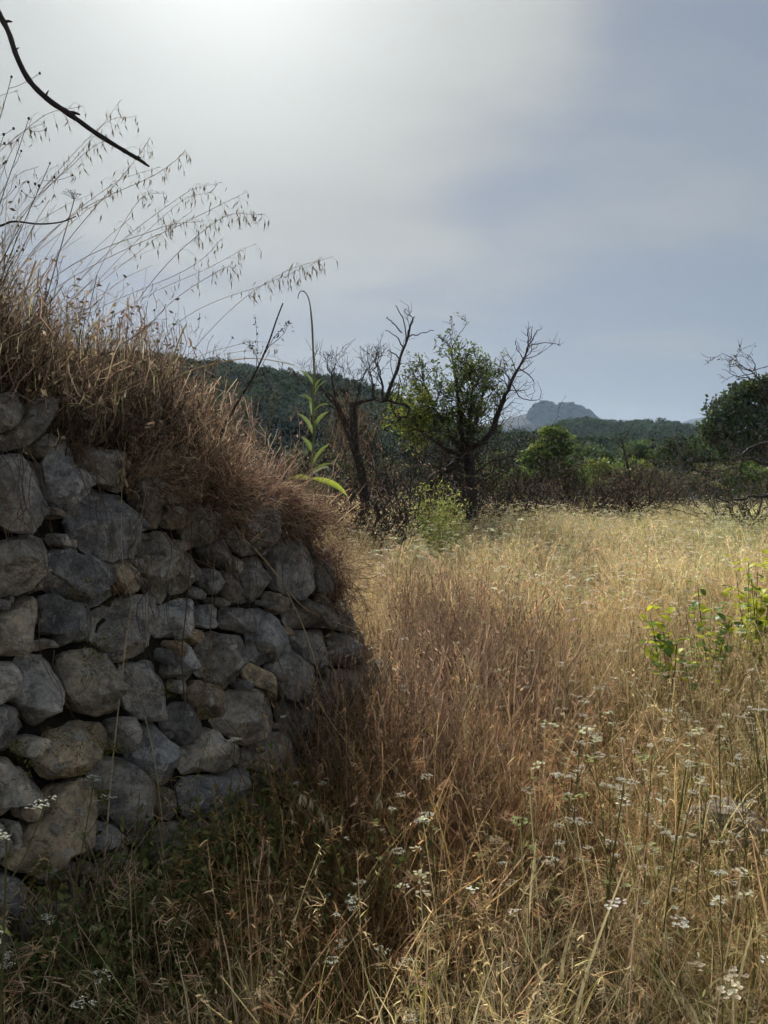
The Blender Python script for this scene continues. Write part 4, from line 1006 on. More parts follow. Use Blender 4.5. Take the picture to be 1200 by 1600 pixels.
e = P(-40, 362, 2.6); mb.tube(crom([e, e + np.array([-0.1, 0.03, -0.15]), e + np.array([-0.15, 0.05, -0.6])], 8), 0.0045, 5, (.1,) * 3)
o = empty('fallen_twig', tuple(e + np.array([-0.15, 0.05, -0.6])), 'thin dark curved twig sticking out of the stems at the left edge', 'twig'); child(o, 'stem', mb, M_BARK, True)

# ------------------------------------------------------------------ shrubs, evergreens, pines
def crown_tree(name, px, py_base, py_top, d, wpx, label, cat, cols, leaf, nclump, per, blobs=None, bark=M_BARK, group=None, asp=0.5, mat=None, low=0.15, csize=0.10, flat=0.8):
    b = P(px, py_base, d); gz = float(field_h(b[0], b[1])); h = P(px, py_top, d)[2] - gz; w = wpx * d / F
    t = empty(name, (b[0], b[1], gz), label, cat, group)
    mb = MB(); org = np.array([b[0], b[1], gz])
    if blobs is None:
        blobs = [(R.uniform(-0.32, 0.32), R.uniform(-0.3, 0.3), R.uniform(low + 0.15, 0.80), R.uniform(0.16, 0.26)) for _ in range(9)] + [(R.uniform(-0.12, 0.12), 0, 0.84, 0.15)]
    B = np.array(blobs); ctr = org + np.stack([B[:, 0] * w, B[:, 1] * w, B[:, 2] * h], -1); rad = B[:, 3] * min(w, h * 1.2)
    n0 = 8; tr = crom([org - np.array([0, 0, 0.1]), org + np.array([0.03 * w, 0, 0.25 * h]), org + np.array([-0.02 * w, 0, 0.6 * h])], n0); r0 = max(0.03, 0.025 * h)
    mb.tube(tr, np.linspace(r0, r0 * 0.4, n0), 7, (.1,) * 3)
    for c in ctr:
        s0 = tr[R.integers(2, n0)]; mid = (s0 + c) / 2 + R.normal(0, 0.05 * w, 3)
        mb.tube(crom([s0, mid, c], 6), np.linspace(r0 * 0.4, r0 * 0.12, 6), 4, (.1,) * 3, False)
    child(t, 'trunk', mb, bark, True)
    mb = MB(); k = R.choice(len(ctr), nclump, p=rad ** 2 / (rad ** 2).sum())
    dv = R.normal(size=(nclump, 3)); dv /= np.linalg.norm(dv, axis=1)[:, None]; dv[:, 2] *= flat
    cl = ctr[k] + dv * (rad[k] * R.uniform(0.55, 1.08, nclump))[:, None]
    cl = cl[cl[:, 2] > gz + low * h * 0.6]; m = len(cl)
    cc = pick(cols, m, 0.22, 0.07)
    pos = np.repeat(cl, per, 0) + R.normal(0, csize * w * 0.5, (m * per, 3)) * np.array([1, 1, 0.6])
    mb.leaves(pos, R.uniform(0.6, 1.3, m * per) * leaf, np.clip(np.repeat(cc, per, 0) * (1 + 0.12 * R.normal(size=(m * per, 1))), 0.01, 0.6), asp)
    child(t, 'crown', mb, mat or M_LEAF); return t
EG = [(0.10, 0.16, 0.035), (0.14, 0.21, 0.045), (0.07, 0.115, 0.03)]; LG = [(0.20, 0.26, 0.06), (0.16, 0.21, 0.05), (0.27, 0.30, 0.08)]
OL = [(0.15, 0.155, 0.07), (0.19, 0.18, 0.085), (0.11, 0.115, 0.055)]; PN_ = [(0.10, 0.135, 0.055), (0.135, 0.165, 0.07), (0.075, 0.105, 0.048)]
crown_tree('evergreen_tree', 862, 792, 664, 32, 105, 'round dense evergreen tree with bright green sunlit leaves below the rocky peak', 'tree', EG + LG[:1], 0.17, 820, 14,
           [(-.28, 0, .45, .24), (.02, .1, .5, .28), (.28, 0, .42, .22), (-.1, -.1, .68, .24), (.12, -.05, .78, .2), (.02, 0, .9, .13), (-.36, 0, .3, .18), (.36, .1, .28, .18), (-.3, .1, .62, .16)], csize=0.09)
crown_tree('evergreen_shrub', 940, 795, 712, 36, 75, 'light green leafy shrub beside the dense round evergreen', 'shrub', LG + EG[:1], 0.17, 260, 12)
crown_tree('evergreen_shrub', 1008, 790, 706, 40, 52, 'small yellow green shrub left of the middle pine', 'shrub', LG, 0.16, 170, 12)
crown_tree('evergreen_shrub', 905, 790, 726, 42, 60, 'dark green shrub between the dense evergreen and the light green shrub', 'shrub', EG, 0.16, 170, 12)
crown_tree('pine_tree', 1185, 795, 590, 62, 190, 'tall dark pine with a broad crown at the right edge', 'pine', PN_, 0.36, 1100, 13,
           [(-.25, 0, .74, .16), (.0, .1, .84, .17), (.22, 0, .86, .18), (-.34, 0, .58, .13), (-.15, -.1, .60, .18), (.1, 0, .62, .2), (.35, 0, .66, .18), (-.2, 0, .42, .14), (.1, .1, .42, .16), (.05, 0, .94, .09), (-.42, 0, .56, .07), (-.12, 0, .9, .1)], mat=M_NEEDLE, low=0.3, csize=0.07, asp=0.6)
crown_tree('pine_tree', 1070, 795, 674, 78, 100, 'middle sized pine with a rounded dark crown beside the tall pine', 'pine', PN_, 0.34, 420, 12, mat=M_NEEDLE, low=0.3, csize=0.08, asp=0.6)
crown_tree('pine_tree', 1122, 795, 672, 84, 80, 'paler green young pine partly behind the tall pine', 'pine', [(0.075, 0.10, 0.035), (0.06, 0.085, 0.03)], 0.34, 320, 12, mat=M_NEEDLE, low=0.25, csize=0.08, asp=0.6)
crown_tree('pine_tree', 1030, 795, 692, 95, 60, 'smallest and leftmost of the pines beyond the field', 'pine', PN_, 0.34, 240, 12, mat=M_NEEDLE, low=0.25, csize=0.08, asp=0.6)
crown_tree('evergreen_tree', 925, 798, 688, 50, 95, 'dark rounded evergreen rising behind the light green shrub', 'tree', PN_, 0.22, 420, 13, csize=0.08)
crown_tree('evergreen_tree', 995, 798, 684, 56, 90, 'dark rounded evergreen left of the pines', 'tree', PN_ + EG[:1], 0.24, 420, 13, csize=0.08)
crown_tree('evergreen_tree', 790, 798, 700, 46, 80, 'low dark evergreen just right of the almond tree', 'tree', PN_, 0.22, 320, 13, csize=0.08)
places = [('under the tall pine', 1160, 712), ('just right of the parked car', 1136, 728), ('above the parked car', 1100, 716), ('left of the parked car', 1058, 730), ('below the smallest pine', 1028, 728), ('at the foot of the round evergreen', 880, 738),
          ('right of the almond trunk', 806, 722), ('behind the almond trunk', 752, 716), ('left of the almond tree', 640, 716), ('between the bare tree and the almond', 606, 706), ('behind the green leafy stalk', 470, 690), ('at the right edge below the pine', 1198, 718),
          ('behind the slender dead trunk', 980, 722), ('behind the dead brown bushes', 832, 735), ('close behind the bare tree', 548, 700), ('low under the light green shrub', 950, 745), ('behind the almond crown', 690, 700), ('far behind the reddish brush', 515, 694)]
for (pl, px, top) in places:
    dd = R.uniform(27, 40); c_ = [OL, [(0.17, 0.15, 0.09), (0.22, 0.19, 0.12), (0.12, 0.11, 0.07)], EG][R.integers(0, 3)] if px < 900 else [OL, EG][R.integers(0, 2)]
    crown_tree('olive_shrub', px, 798, top, dd, R.uniform(62, 92), 'dull olive green shrub ' + pl, 'shrub', c_ if px > 700 else [(0.085, 0.105, 0.06), (0.12, 0.125, 0.07)], 0.15, 190, 12, group='shrubs beyond the field')
# green bush at the foot of the almond tree
b, d = P(690, 815, 11.5), 11.5; gz = float(field_h(b[0], b[1]))
t = empty('green_bush', (b[0], b[1], gz), 'feathery yellow green bush at the foot of the almond tree', 'bush'); mb = MB(); n = 46
p = mb.blades(np.array([b[0], b[1], gz])[None] + blob_base(n, 0.28), R.uniform(0, 6.28, n), R.uniform(0.85, 1.45, n), R.uniform(0.0, 0.22, n), R.uniform(0, 0.35, n), 0.007, pick([OLIVE, (0.3, 0.3, 0.1)], n, 0.15), 6, 0.08, taper=False)
child(t, 'stems', mb, M_STRAW); mb = MB(); leafy(mb, p[:, 2:].reshape(-1, 3), 9, 0.06, [(0.34, 0.39, 0.10), (0.24, 0.30, 0.07), (0.42, 0.43, 0.15)], 0.055, 0.35); child(t, 'foliage', mb, M_LEAF)
# dead brown bushes along the far edge of the field
for (px, py, top, dd, w, lab) in [(800, 800, 740, 19, 110, 'low dead brown bush right of the almond trunk'), (862, 800, 738, 21, 120, 'dead brown bush below the round evergreen tree'), (925, 802, 742, 20, 100, 'dead brown bush under the light green shrub'),
                                  (985, 800, 730, 20, 80, 'dark twiggy dead bush in the middle of the far field edge'), (1040, 798, 738, 22, 80, 'greyish dead bush left of the parked car'), (1168, 800, 735, 17, 90, 'pale dead bush right of the parked car'),
                                  (622, 812, 706, 14.5, 105, 'tangled dead bush between the bare tree and the almond'), (762, 800, 690, 18, 95, 'twiggy dead thicket behind the almond trunk'), (700, 806, 730, 17, 90, 'dead thicket low in front of the almond tree'), (560, 815, 715, 12, 90, 'dead bush around the foot of the bare tree')]:
    b = P(px, py, dd); gz = float(field_h(b[0], b[1])); h = P(px, top, dd)[2] - gz; wd = w * dd / F
    t = empty('dead_bush', (b[0], b[1], gz), lab, 'bush', 'dead bushes along the field edge'); mb = MB(); lp = []
    for _ in range(24):
        a = R.uniform(0, 6.28); grow(mb, (b[0] + R.normal(0, wd * 0.16), b[1] + R.normal(0, wd * 0.16), gz), (math.cos(a) * 0.7, math.sin(a) * 0.7, R.uniform(0.4, 1.2)), h * R.uniform(0.6, 1.0), 0.02, 2, lp, 0.1, 0.25, 4, minr=0.006, sides=4)
    child(t, 'branches', mb, M_BARKG if 'pale' in lab or 'grey' in lab else M_BARK); mb = MB(); ap = np.concatenate(lp); leafy(mb, ap[R.uniform(size=len(ap)) < 0.5], 2, 0.05, [(0.16, 0.11, 0.07), (0.10, 0.075, 0.05), (0.24, 0.18, 0.12)], 0.05); child(t, 'dry_leaves', mb, M_STRAW)
# thin dead trunks
for (px, top, dd, lab, m_) in [(976, 688, 26, 'slender dead trunk standing left of the pines', M_BARK), (1061, 690, 34, 'thin pale dead trunk in front of the middle pine', M_BARKG)]:
    b = P(px, 790, dd); gz = float(field_h(b[0], b[1])); z1 = P(px, top, dd)
    t = empty('dead_tree', (b[0], b[1], gz), lab, 'tree'); mb = MB(); lp = []
    c = crom([(b[0], b[1], gz - .1), (b[0] + .15, b[1], (gz + z1[2]) / 2), z1 + np.array([-.1, 0, 0])], 10); mb.tube(c, np.linspace(0.08, 0.025, 10), 6, (.1,) * 3); child(t, 'trunk', mb, m_, True)
    mb = MB(); twigs_on(mb, c, 10, 0.7, 0.015, 1, lp, 0.4, 0.2); child(t, 'branches', mb, m_)

# ------------------------------------------------------------------ car half hidden beyond the field
d = 60.0; b = P(1107, 763, d); gz = float(field_h(b[0], b[1])); zr = P(1107, 757, d)[2]
t = empty('parked_car', (b[0], b[1], zr - 1.45), 'white car with a blue sky reflection painted into its windscreen, half hidden beyond the grass', 'car')
def car_part(name, prof, halfw, mat, inset=0.0, par=None):
    "side outline (y along the car, z up) swept across, edges pulled in at the top"
    V = []; k = len(prof)
    for sx in (-1, -0.86, 0.86, 1):
        for (yy, zz) in prof:
            pull = 1 - 0.16 * max(0, zz - 0.85) / 0.6
            V.append((sx * halfw * pull, yy * (1 if abs(sx) < 1 else 0.985), zz - (0.02 if abs(sx) == 1 else 0)))
    q = [[a * k + i, a * k + (i + 1) % k, (a + 1) * k + (i + 1) % k, (a + 1) * k + i] for a in range(3) for i in range(k)]
    mb = MB(); mb.add(V, q, None, (0.8, 0.8, 0.8)); me = mb.mesh(name, mat, True)
    import bmesh
    bm = bmesh.new(); bm.from_mesh(me); bm.verts.ensure_lookup_table()
    bm.faces.new([bm.verts[i] for i in range(k)]); bm.faces.new([bm.verts[3 * k + i] for i in range(k)][::-1]); bmesh.ops.recalc_face_normals(bm, faces=bm.faces); bm.to_mesh(me); bm.free()
    me.set_sharp_from_angle(angle=0.6); o = bpy.data.objects.new(name, me); COL.objects.link(o); o.parent = par or t; return o
M_PAINT = plain_mat('white_car_paint', (0.75, 0.76, 0.78), 0.25); M_GLASS = plain_mat('glass_painted_sky_reflection', (0.03, 0.09, 0.26), 0.08, 0.0, 0.9); M_RUB = plain_mat('tyre_rubber', (0.02, 0.02, 0.02), 0.8); M_RIM = plain_mat('grey_rim', (0.4, 0.4, 0.42), 0.4, 0.8)  # blue of the sky reflected in the car glass is put into its base colour
car_part('body', [(-2.0, 0.3), (-2.05, 0.6), (-1.95, 0.78), (-0.95, 0.92), (1.75, 0.95), (2.0, 0.85), (2.05, 0.45), (2.0, 0.28)], 0.86, M_PAINT)
car_part('cabin', [(-0.95, 0.93), (-0.25, 1.40), (0.1, 1.45), (1.1, 1.43), (1.75, 0.95)], 0.80, M_PAINT)
def quad_part(name, pts, mat, th=0.012):
    p = np.array(pts, float); n = np.cross(p[1] - p[0], p[3] - p[0]); n /= np.linalg.norm(n); mb = MB()
    mb.add(np.vstack([p - n * th, p + n * th]), [[0, 1, 2, 3], [7, 6, 5, 4], [0, 4, 5, 1], [1, 5, 6, 2], [2, 6, 7, 3], [3, 7, 4, 0]], None, (.1,) * 3); return mb.obj(name, mat, t)
quad_part('windscreen', [(-0.70, -0.90, 0.98), (0.70, -0.90, 0.98), (0.60, -0.32, 1.365), (-0.60, -0.32, 1.365)], M_GLASS, 0.02)
for sx in (-1, 1):
    quad_part('side_window', [(sx * 0.795, -0.55, 1.0), (sx * 0.795, 1.35, 1.0), (sx * 0.715, 0.95, 1.36), (sx * 0.715, -0.2, 1.36)], M_GLASS)
    quad_part('headlight', [(sx * 0.45, -2.02, 0.60), (sx * 0.75, -2.0, 0.60), (sx * 0.72, -1.97, 0.75), (sx * 0.5, -1.99, 0.74)], M_RIM, 0.03)
    for yy in (-1.3, 1.3):
        w = MB(); th = np.arange(18) * 2 * PI / 18; V = []
        for xx, rr in ((-0.10, 0.25), (-0.10, 0.31), (0.10, 0.31), (0.10, 0.25)): V += [(sx * 0.78 + xx, yy + rr * math.cos(a), 0.31 + rr * math.sin(a)) for a in th]
        w.add(V, [[a * 18 + i, a * 18 + (i + 1) % 18, ((a + 1) % 4) * 18 + (i + 1) % 18, ((a + 1) % 4) * 18 + i] for a in range(4) for i in range(18)], None, (.1,) * 3); wo_ = w.obj('tyre', M_RUB, t)
        w = MB(); w.add([(sx * 0.84, yy, 0.31)] + [(sx * 0.86, yy + 0.25 * math.cos(a), 0.31 + 0.25 * math.sin(a)) for a in th], None, [[0, 1 + i, 1 + (i + 1) % 18] for i in range(18)], (.3,) * 3); w.obj('rim', M_RIM, wo_)
t.rotation_euler[2] = 0.35; t.scale = (1, 1, 1)

# ------------------------------------------------------------------ green leafy plant on the end of the wall
def leaf_mesh(mb, p, az, L, W, el, col, bend=0.6, fold=0.25, roll=0.0):
    n = 7; s = np.linspace(0, 1, n); th = el - bend * s ** 1.5
    dx = np.cumsum(np.cos(th)) * L / n; dz = np.cumsum(np.sin(th)) * L / n; dx -= dx[0]; dz -= dz[0]
    wd = W * 0.5 * np.sin(np.clip(s * 0.94 + 0.05, 0, 1) * PI) ** 0.7
    ca, sa = math.cos(az), math.sin(az); V = []
    for k in range(n):
        c = np.array([p[0] + dx[k] * ca, p[1] + dx[k] * sa, p[2] + dz[k]]); nv = np.array([-math.sin(th[k]) * ca, -math.sin(th[k]) * sa, math.cos(th[k])]); h_ = np.array([-sa, ca, 0]); sd_ = (h_ * math.cos(roll) + nv * math.sin(roll)) * wd[k]; u_ = (nv * math.cos(roll) - h_ * math.sin(roll)) * fold * wd[k]
        V += [c - sd_ + u_, c, c + sd_ + u_]
    q = [[3 * k + j, 3 * k + j + 1, 3 * k + 4 + j, 3 * k + 3 + j] for k in range(n - 1) for j in (0, 1)]
    mb.add(V, q, None, col)
d = 4.15; base = P(488, 800, d)
gzt = base[2] - 0.05
t = empty('leafy_stalk', (base[0], base[1], gzt), 'tall green leafy plant with a bare hooked tip on the end of the wall', 'plant'); mb = MB()
c = crom([np.array([base[0], base[1], gzt - 0.05]), P(487, 745, d), P(490, 680, d), P(489, 620, d), P(491, 590, d), P(489, 540, d), P(487, 500, d), P(483, 470, d), P(477, 457, d), P(470, 455, d), P(466, 462, d), P(466, 467, d)], 60)
mb.tube(c, np.interp(np.linspace(0, 1, 60), [0, 0.55, 0.62, 1], [0.0075, 0.0055, 0.0034, 0.0022]), 6, (0.30, 0.29, 0.17)); child(t, 'stem', mb, M_STRAW, True)
for (px, py, side, L, el, col, W) in [(488, 748, 1, .19, 0.25, (0.34, 0.42, 0.05), .045), (486, 748, -1, .15, 0.35, (0.30, 0.38, 0.05), .040), (488, 738, 1, .12, 0.9, (0.26, 0.34, 0.07), .036), (487, 742, 1, .13, .45, (0.33, 0.36, 0.22), .03),
                                   (489, 725, 1, .14, 1.15, (0.22, 0.30, 0.07), .036), (489, 708, -1, .12, 1.2, (0.20, 0.27, 0.08), .034), (490, 695, 1, .13, 1.2, (0.22, 0.30, 0.08), .034), (489, 680, -1, .13, 1.15, (0.20, 0.27, 0.09), .034), (490, 668, 1, .12, 1.2, (0.22, 0.29, 0.09), .034),
                                   (490, 655, -1, .12, 1.2, (0.19, 0.26, 0.09), .032), (490, 645, 1, .12, 1.2, (0.21, 0.28, 0.09), .032), (490, 632, -1, .12, 1.1, (0.22, 0.29, 0.10), .032), (490, 622, 1, .11, 1.25, (0.20, 0.27, 0.09), .03), (490, 612, 0.3, .10, 1.35, (0.2, 0.27, 0.09), .028), (491, 604, -1, .10, 1.3, (0.2, 0.26, 0.1), .024)]:
    m_ = MB(); leaf_mesh(m_, P(px, py, d), (0 if side > 0 else PI) + R.normal(0, 0.45), L * R.uniform(0.95, 1.45), W * R.uniform(0.62, 0.9), el + R.normal(-0.02, 0.22), np.array(col) * R.uniform(0.85, 1.25), R.uniform(0.1, 1.0), 0.5, (1 if side > 0 else -1) * R.uniform(0.6, 1.3)); child(t, 'leaf', m_, M_LEAF, True)

# ------------------------------------------------------------------ bright saplings on the right
def sapling(px, py, h, spread_px, nst, label, dark=0.4, lo=0.52, nmax=110):
    p0, d = on_field(px, py, h); b = np.array([p0[0], p0[1], float(field_h(p0[0], p0[1]))])
    t = empty('sapling', tuple(b), label, 'sapling', 'bright saplings in the grass'); mb = MB(); w = spread_px * d / F
    az = R.uniform(0, 6.28, nst)
    p = mb.blades(b[None] + blob_base(nst, 0.05), az, R.uniform(0.8, 1.15, nst) * h, R.uniform(0.0, 0.15, nst) + w / h * 0.35, R.uniform(-0.1, 0.3, nst), 0.006, pick([(0.10, 0.075, 0.05), (0.16, 0.15, 0.06)], nst, 0.15), 8, 0.08, taper=False)
    child(t, 'stem', mb, M_STRAW); 
    src = p[:, int(lo * 8):].reshape(-1, 3)
    n = nmax; m_ = MB()
    for k in range(n):
        q_ = src[R.integers(0, len(src))] + R.normal(0, 0.045, 3)
        f = (q_[2] - b[2]) / h
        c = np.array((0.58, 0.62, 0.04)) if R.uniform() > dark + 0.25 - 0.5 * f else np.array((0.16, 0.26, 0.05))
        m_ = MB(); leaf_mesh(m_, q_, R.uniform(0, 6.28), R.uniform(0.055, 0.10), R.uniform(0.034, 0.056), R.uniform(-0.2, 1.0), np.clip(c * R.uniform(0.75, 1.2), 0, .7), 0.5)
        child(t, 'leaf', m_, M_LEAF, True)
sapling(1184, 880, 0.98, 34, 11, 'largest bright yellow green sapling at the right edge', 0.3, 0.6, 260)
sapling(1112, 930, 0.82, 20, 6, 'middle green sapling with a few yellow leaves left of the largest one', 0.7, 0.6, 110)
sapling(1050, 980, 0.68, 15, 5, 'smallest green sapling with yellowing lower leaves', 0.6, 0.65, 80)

# ------------------------------------------------------------------ stone lying in the grass
p0, d = on_field(1130, 1310, 0.18)
mb = MB(); n, m = 18, 10; V = []
for a in range(m + 1):
    for b in range(n):
        ph, th = PI * a / m, 2 * PI * b / n; v = Vector((math.sin(ph) * math.cos(th), math.sin(ph) * math.sin(th), math.cos(ph)))
        r = 1 + 0.28 * mnoise.fractal(v * 1.6 + Vector((4, 2, 9)), 0.8, 2, 4); V.append((v.x * 0.15 * r, v.y * 0.12 * r, max(-0.09, v.z * 0.11 * r)))
mb.add(V, [[a * n + b, a * n + (b + 1) % n, (a + 1) * n + (b + 1) % n, (a + 1) * n + b] for a in range(m) for b in range(n)], None, (0.32, 0.28, 0.22))
o = mb.obj('field_stone', M_STONE, smooth=True); o.location = (p0[0], p0[1], float(field_h(p0[0], p0[1])) + 0.2); o.data.set_sharp_from_angle(angle=0.7)
tag(o, 'pale rough stone half buried in the grass on the right', 'stone')

# ------------------------------------------------------------------ wild oats
def spikelet_mesh(name, L, col, open_=0.18):
    mb = MB()
    for sgn in (-1, 1, 0.2):           # glumes
        n = 6; s = np.linspace(0, 1, n); w = 0.13 * L * np.sin(np.clip(s + 0.04, 0, 1) * PI) ** 0.8; V = []
        for k in range(n):
            x = sgn * open_ * L * s[k] * (1 - 0.25 * s[k]); z = -L * s[k] * (0.85 if sgn == 0.2 else 1)
            V += [(x, -w[k], z), (x + sgn * w[k] * 0.55, 0, z), (x, w[k], z)]
        mb.add(V, [[3 * k + j, 3 * k + j + 1, 3 * k + 4 + j, 3 * k + 3 + j] for k in range(n - 1) for j in (0, 1)], None, col if sgn != 0.2 else np.array(col) * 0.6)
    for sgn in (-1, 1):               # bent awns
        mb.tube([(0.02 * sgn * L, 0, -0.5 * L), (0.10 * sgn * L, 0.02 * L, -1.15 * L), (0.32 * sgn * L, 0.05 * L, -1.6 * L)], [0.0006, 0.0005, 0.0003], 3, np.array(col) * 0.5, False)
    return mb.mesh(name, M_STRAW)
SP_NEAR = [spikelet_mesh('spikelet', 0.024, c, o_) for c, o_ in (((0.66, 0.56, 0.34), .22), ((0.58, 0.47, 0.28), .30), ((0.70, 0.62, 0.42), .12))]
SP_SKY = [spikelet_mesh('spikelet', 0.022, c, o_) for c, o_ in (((0.52, 0.45, 0.33), .08), ((0.60, 0.53, 0.39), .12), ((0.45, 0.38, 0.27), .06))]
def oat(pts, r, label, group, sps, nsp, lo=0.62, col=(0.40, 0.31, 0.18), ped=0.05, size=1.0, cat='wild oat', name='wild_oat'):
    c = crom(pts, 40); t = empty(name, tuple(c[0]), label, cat, group); mb = MB()
    mb.tube(c, np.linspace(r, r * 0.35, 40), 5, col); hang = []
    for k in range(nsp):
        i = int(np.clip((lo + (1 - lo) * (k + R.uniform(0, 1)) / nsp) * 39, 0, 39)); q_ = c[i]
        e = q_ + np.array([R.normal(0.2, 0.6) * ped, R.normal(0, 0.6) * ped, R.uniform(-0.9, 0.2) * ped]); m_ = (q_ + e) / 2 + np.array([0, 0, 0.35 * ped])
        mb.tube(crom([q_, m_, e], 5), [r * 0.3] * 5, 3, col, False); hang.append(e)
    child(t, 'stem', mb, M_STRAW)
    for e in hang:
        o = bpy.data.objects.new('spikelet', sps[R.integers(0, len(sps))]); COL.objects.link(o); o.parent = t; o.location = Vector(e) - t.location
        o.rotation_euler = (R.normal(0, 0.25), R.normal(-0.15, 0.3), R.uniform(0, 6.28)); o.scale = (size * R.uniform(0.8, 1.25),) * 3
    return t
_ucache = {int(k): unproj(k, 700)[0] for k in range(-30, 540, 10)}
def top_base(px, s):
    "a point on the terrace, s behind the wall face, near the photo column px"
    ks = sorted(_ucache); u = float(np.interp(px, ks, [_ucache[k] for k in ks])); u -= max(0, -30 - px) * 0.0022
    x, y, nx, ny = wall_at(u); k = -(s + BAT * 1.7); xx, yy = float(x + nx * k), float(y + ny * k)
    return np.array([xx, yy, max(float(ztop(u)) - 0.1, 1.42 * float(sst(s, 0.25, 1.0)) - 0.03)])
def sky_oat(px0, py0, px1, py1, d, nsp, label=None, lift=0.35, size=1.0):
    a = top_base(px0 - 70, R.uniform(0.15, 0.7)); d = a[1] + 0.1; tip = P(px1, py1, d + R.uniform(-0.15, 0.15))
    m1 = a + (tip - a) * 0.45 + np.array([-0.03, 0, 0.10 + lift * 0.12]); m2 = a + (tip - a) * 0.82 + np.array([0, 0, 0.04 + lift * 0.12])
    oat([a, m1 + R.normal(0, 0.035, 3), m2 + R.normal(0, 0.03, 3), tip], R.uniform(0.0012, 0.0019), label or 'dry wild oat arching over the wall with spikelets hanging against the sky', None if label else 'wild oats against the sky', SP_SKY, int(nsp * 1.35), 0.52, (0.36, 0.30, 0.20), 0.04, size * 0.84)
sky_oat(285, 600, 517, 402, 3.0, 26, 'lowest wild oat reaching furthest right over the hooked green plant', 0.6, 1.15)
sky_oat(230, 600, 492, 412, 2.9, 18, 'wild oat just behind the lowest arching one with fewer spikelets', 0.4, 1.1)
sky_oat(190, 590, 412, 335, 2.8, 28, 'densest wild oat panicle hanging near the middle of the sky group', 0.7, 1.15)
sky_oat(90, 590, 386, 300, 2.7, 14, 'long straight wild oat stem pointing up to the right above the others', 0.1, 1.0)
for (a, b, e, f, dd, n) in [(60, 600, 190, 155, 2.6, 12), (110, 600, 290, 235, 2.6, 14), (140, 600, 345, 285, 2.7, 16), (40, 600, 130, 165, 2.55, 12), (30, 600, 70, 190, 2.5, 10), (160, 600, 300, 330, 2.8, 14), (70, 610, 250, 260, 2.6, 14), (10, 600, 30, 140, 2.5, 8),
                            (200, 600, 350, 370, 2.9, 14), (240, 600, 372, 430, 3.0, 12), (120, 600, 235, 215, 2.7, 14), (90, 600, 170, 215, 2.55, 12), (20, 610, 150, 300, 2.6, 10), (180, 600, 330, 300, 2.85, 14), (260, 610, 440, 540, 3.1, 12), (150, 600, 260, 300, 2.7, 12), (220, 600, 400, 380, 2.9, 12), (50, 600, 110, 250, 2.6, 8),
                            (130, 600, 215, 180, 2.6, 12), (0, 600, 60, 260, 2.5, 8), (250, 600, 470, 575, 3.3, 12), (100, 600, 320, 345, 2.75, 12)]:
    sky_oat(a, b, e, f, dd, n, None, R.uniform(0.2, 0.8))
# bare stems of the same grass, too fine to count
mb = MB()
for _ in range(680):
    px = R.uniform(-150, 330); a = top_base(px, R.uniform(0.12, 0.9))
    L = R.uniform(0.4, 1.05) * (1 - 0.45 * max(0, px) / 330); n = 8
    mb.blades([a], R.normal(-0.1, 0.9), L, R.uniform(0.05, 0.65), R.uniform(-0.3, 0.8), R.uniform(0.0010, 0.0026), pick([(0.12, 0.095, 0.07), (0.20, 0.16, 0.11), (0.32, 0.26, 0.17)], 1), 9, 0.055, taper=False)
tag(mb.obj('dry_stems', M_STRAW), 'thin bare dry stems standing on the wall against the sky', kind='stuff')
# stalks with dark round seed heads at the left edge
M_POD = plain_mat('dark_seed_heads', (0.045, 0.035, 0.03), 0.8)
podm = MB(); n, m = 7, 5; V = [(0.0042 * math.sin(PI * a / m) * math.cos(2 * PI * b / n), 0.0042 * math.sin(PI * a / m) * math.sin(2 * PI * b / n), 0.0052 * math.cos(PI * a / m)) for a in range(m + 1) for b in range(n)]
podm.add(V, [[a * n + b, a * n + (b + 1) % n, (a + 1) * n + (b + 1) % n, (a + 1) * n + b] for a in range(m) for b in range(n)], None, (.05,) * 3); podm = podm.mesh('seed_head', M_POD, True)
for (px, tx, ty, lab) in [(-10, 18, 120, 'tallest stalk with dark round seed heads at the left edge'), (10, 45, 185, 'stalk with dark round seed heads beside the tallest one'), (30, 78, 255, 'short stalk with dark round seed heads under the black branch'), (-20, 6, 210, 'seed head stalk cut off by the left edge of the picture')]:
    a = top_base(px - 25, 0.2); tip = P(tx, ty, a[1])
    t = empty('seed_stalk', tuple(a), lab, 'stalk', 'stalks with round seed heads'); mb = MB(); c = crom([a, a + (tip - a) * 0.5 + np.array([-0.03, 0, 0.02]), tip], 30); mb.tube(c, np.linspace(0.0024, 0.0010, 30), 5, (0.09, 0.075, 0.055)); ends = [tip]
    for k in range(13):
        i = R.integers(13, 29); e = c[i] + np.array([R.normal(0, 0.045), R.normal(0, 0.04), R.uniform(0.01, 0.07)]); mb.tube(crom([c[i], (c[i] + e) / 2 + np.array([0, 0, -0.008]), e], 4), 0.0008, 3, (0.09, 0.075, 0.055), False); ends.append(e)
    child(t, 'stem', mb, M_STRAW)
    for e in ends:
        o = bpy.data.objects.new('seed_head', podm); COL.objects.link(o); o.parent = t; o.location = Vector(e) - t.location; o.scale = (R.uniform(0.7, 1.1),) * 3
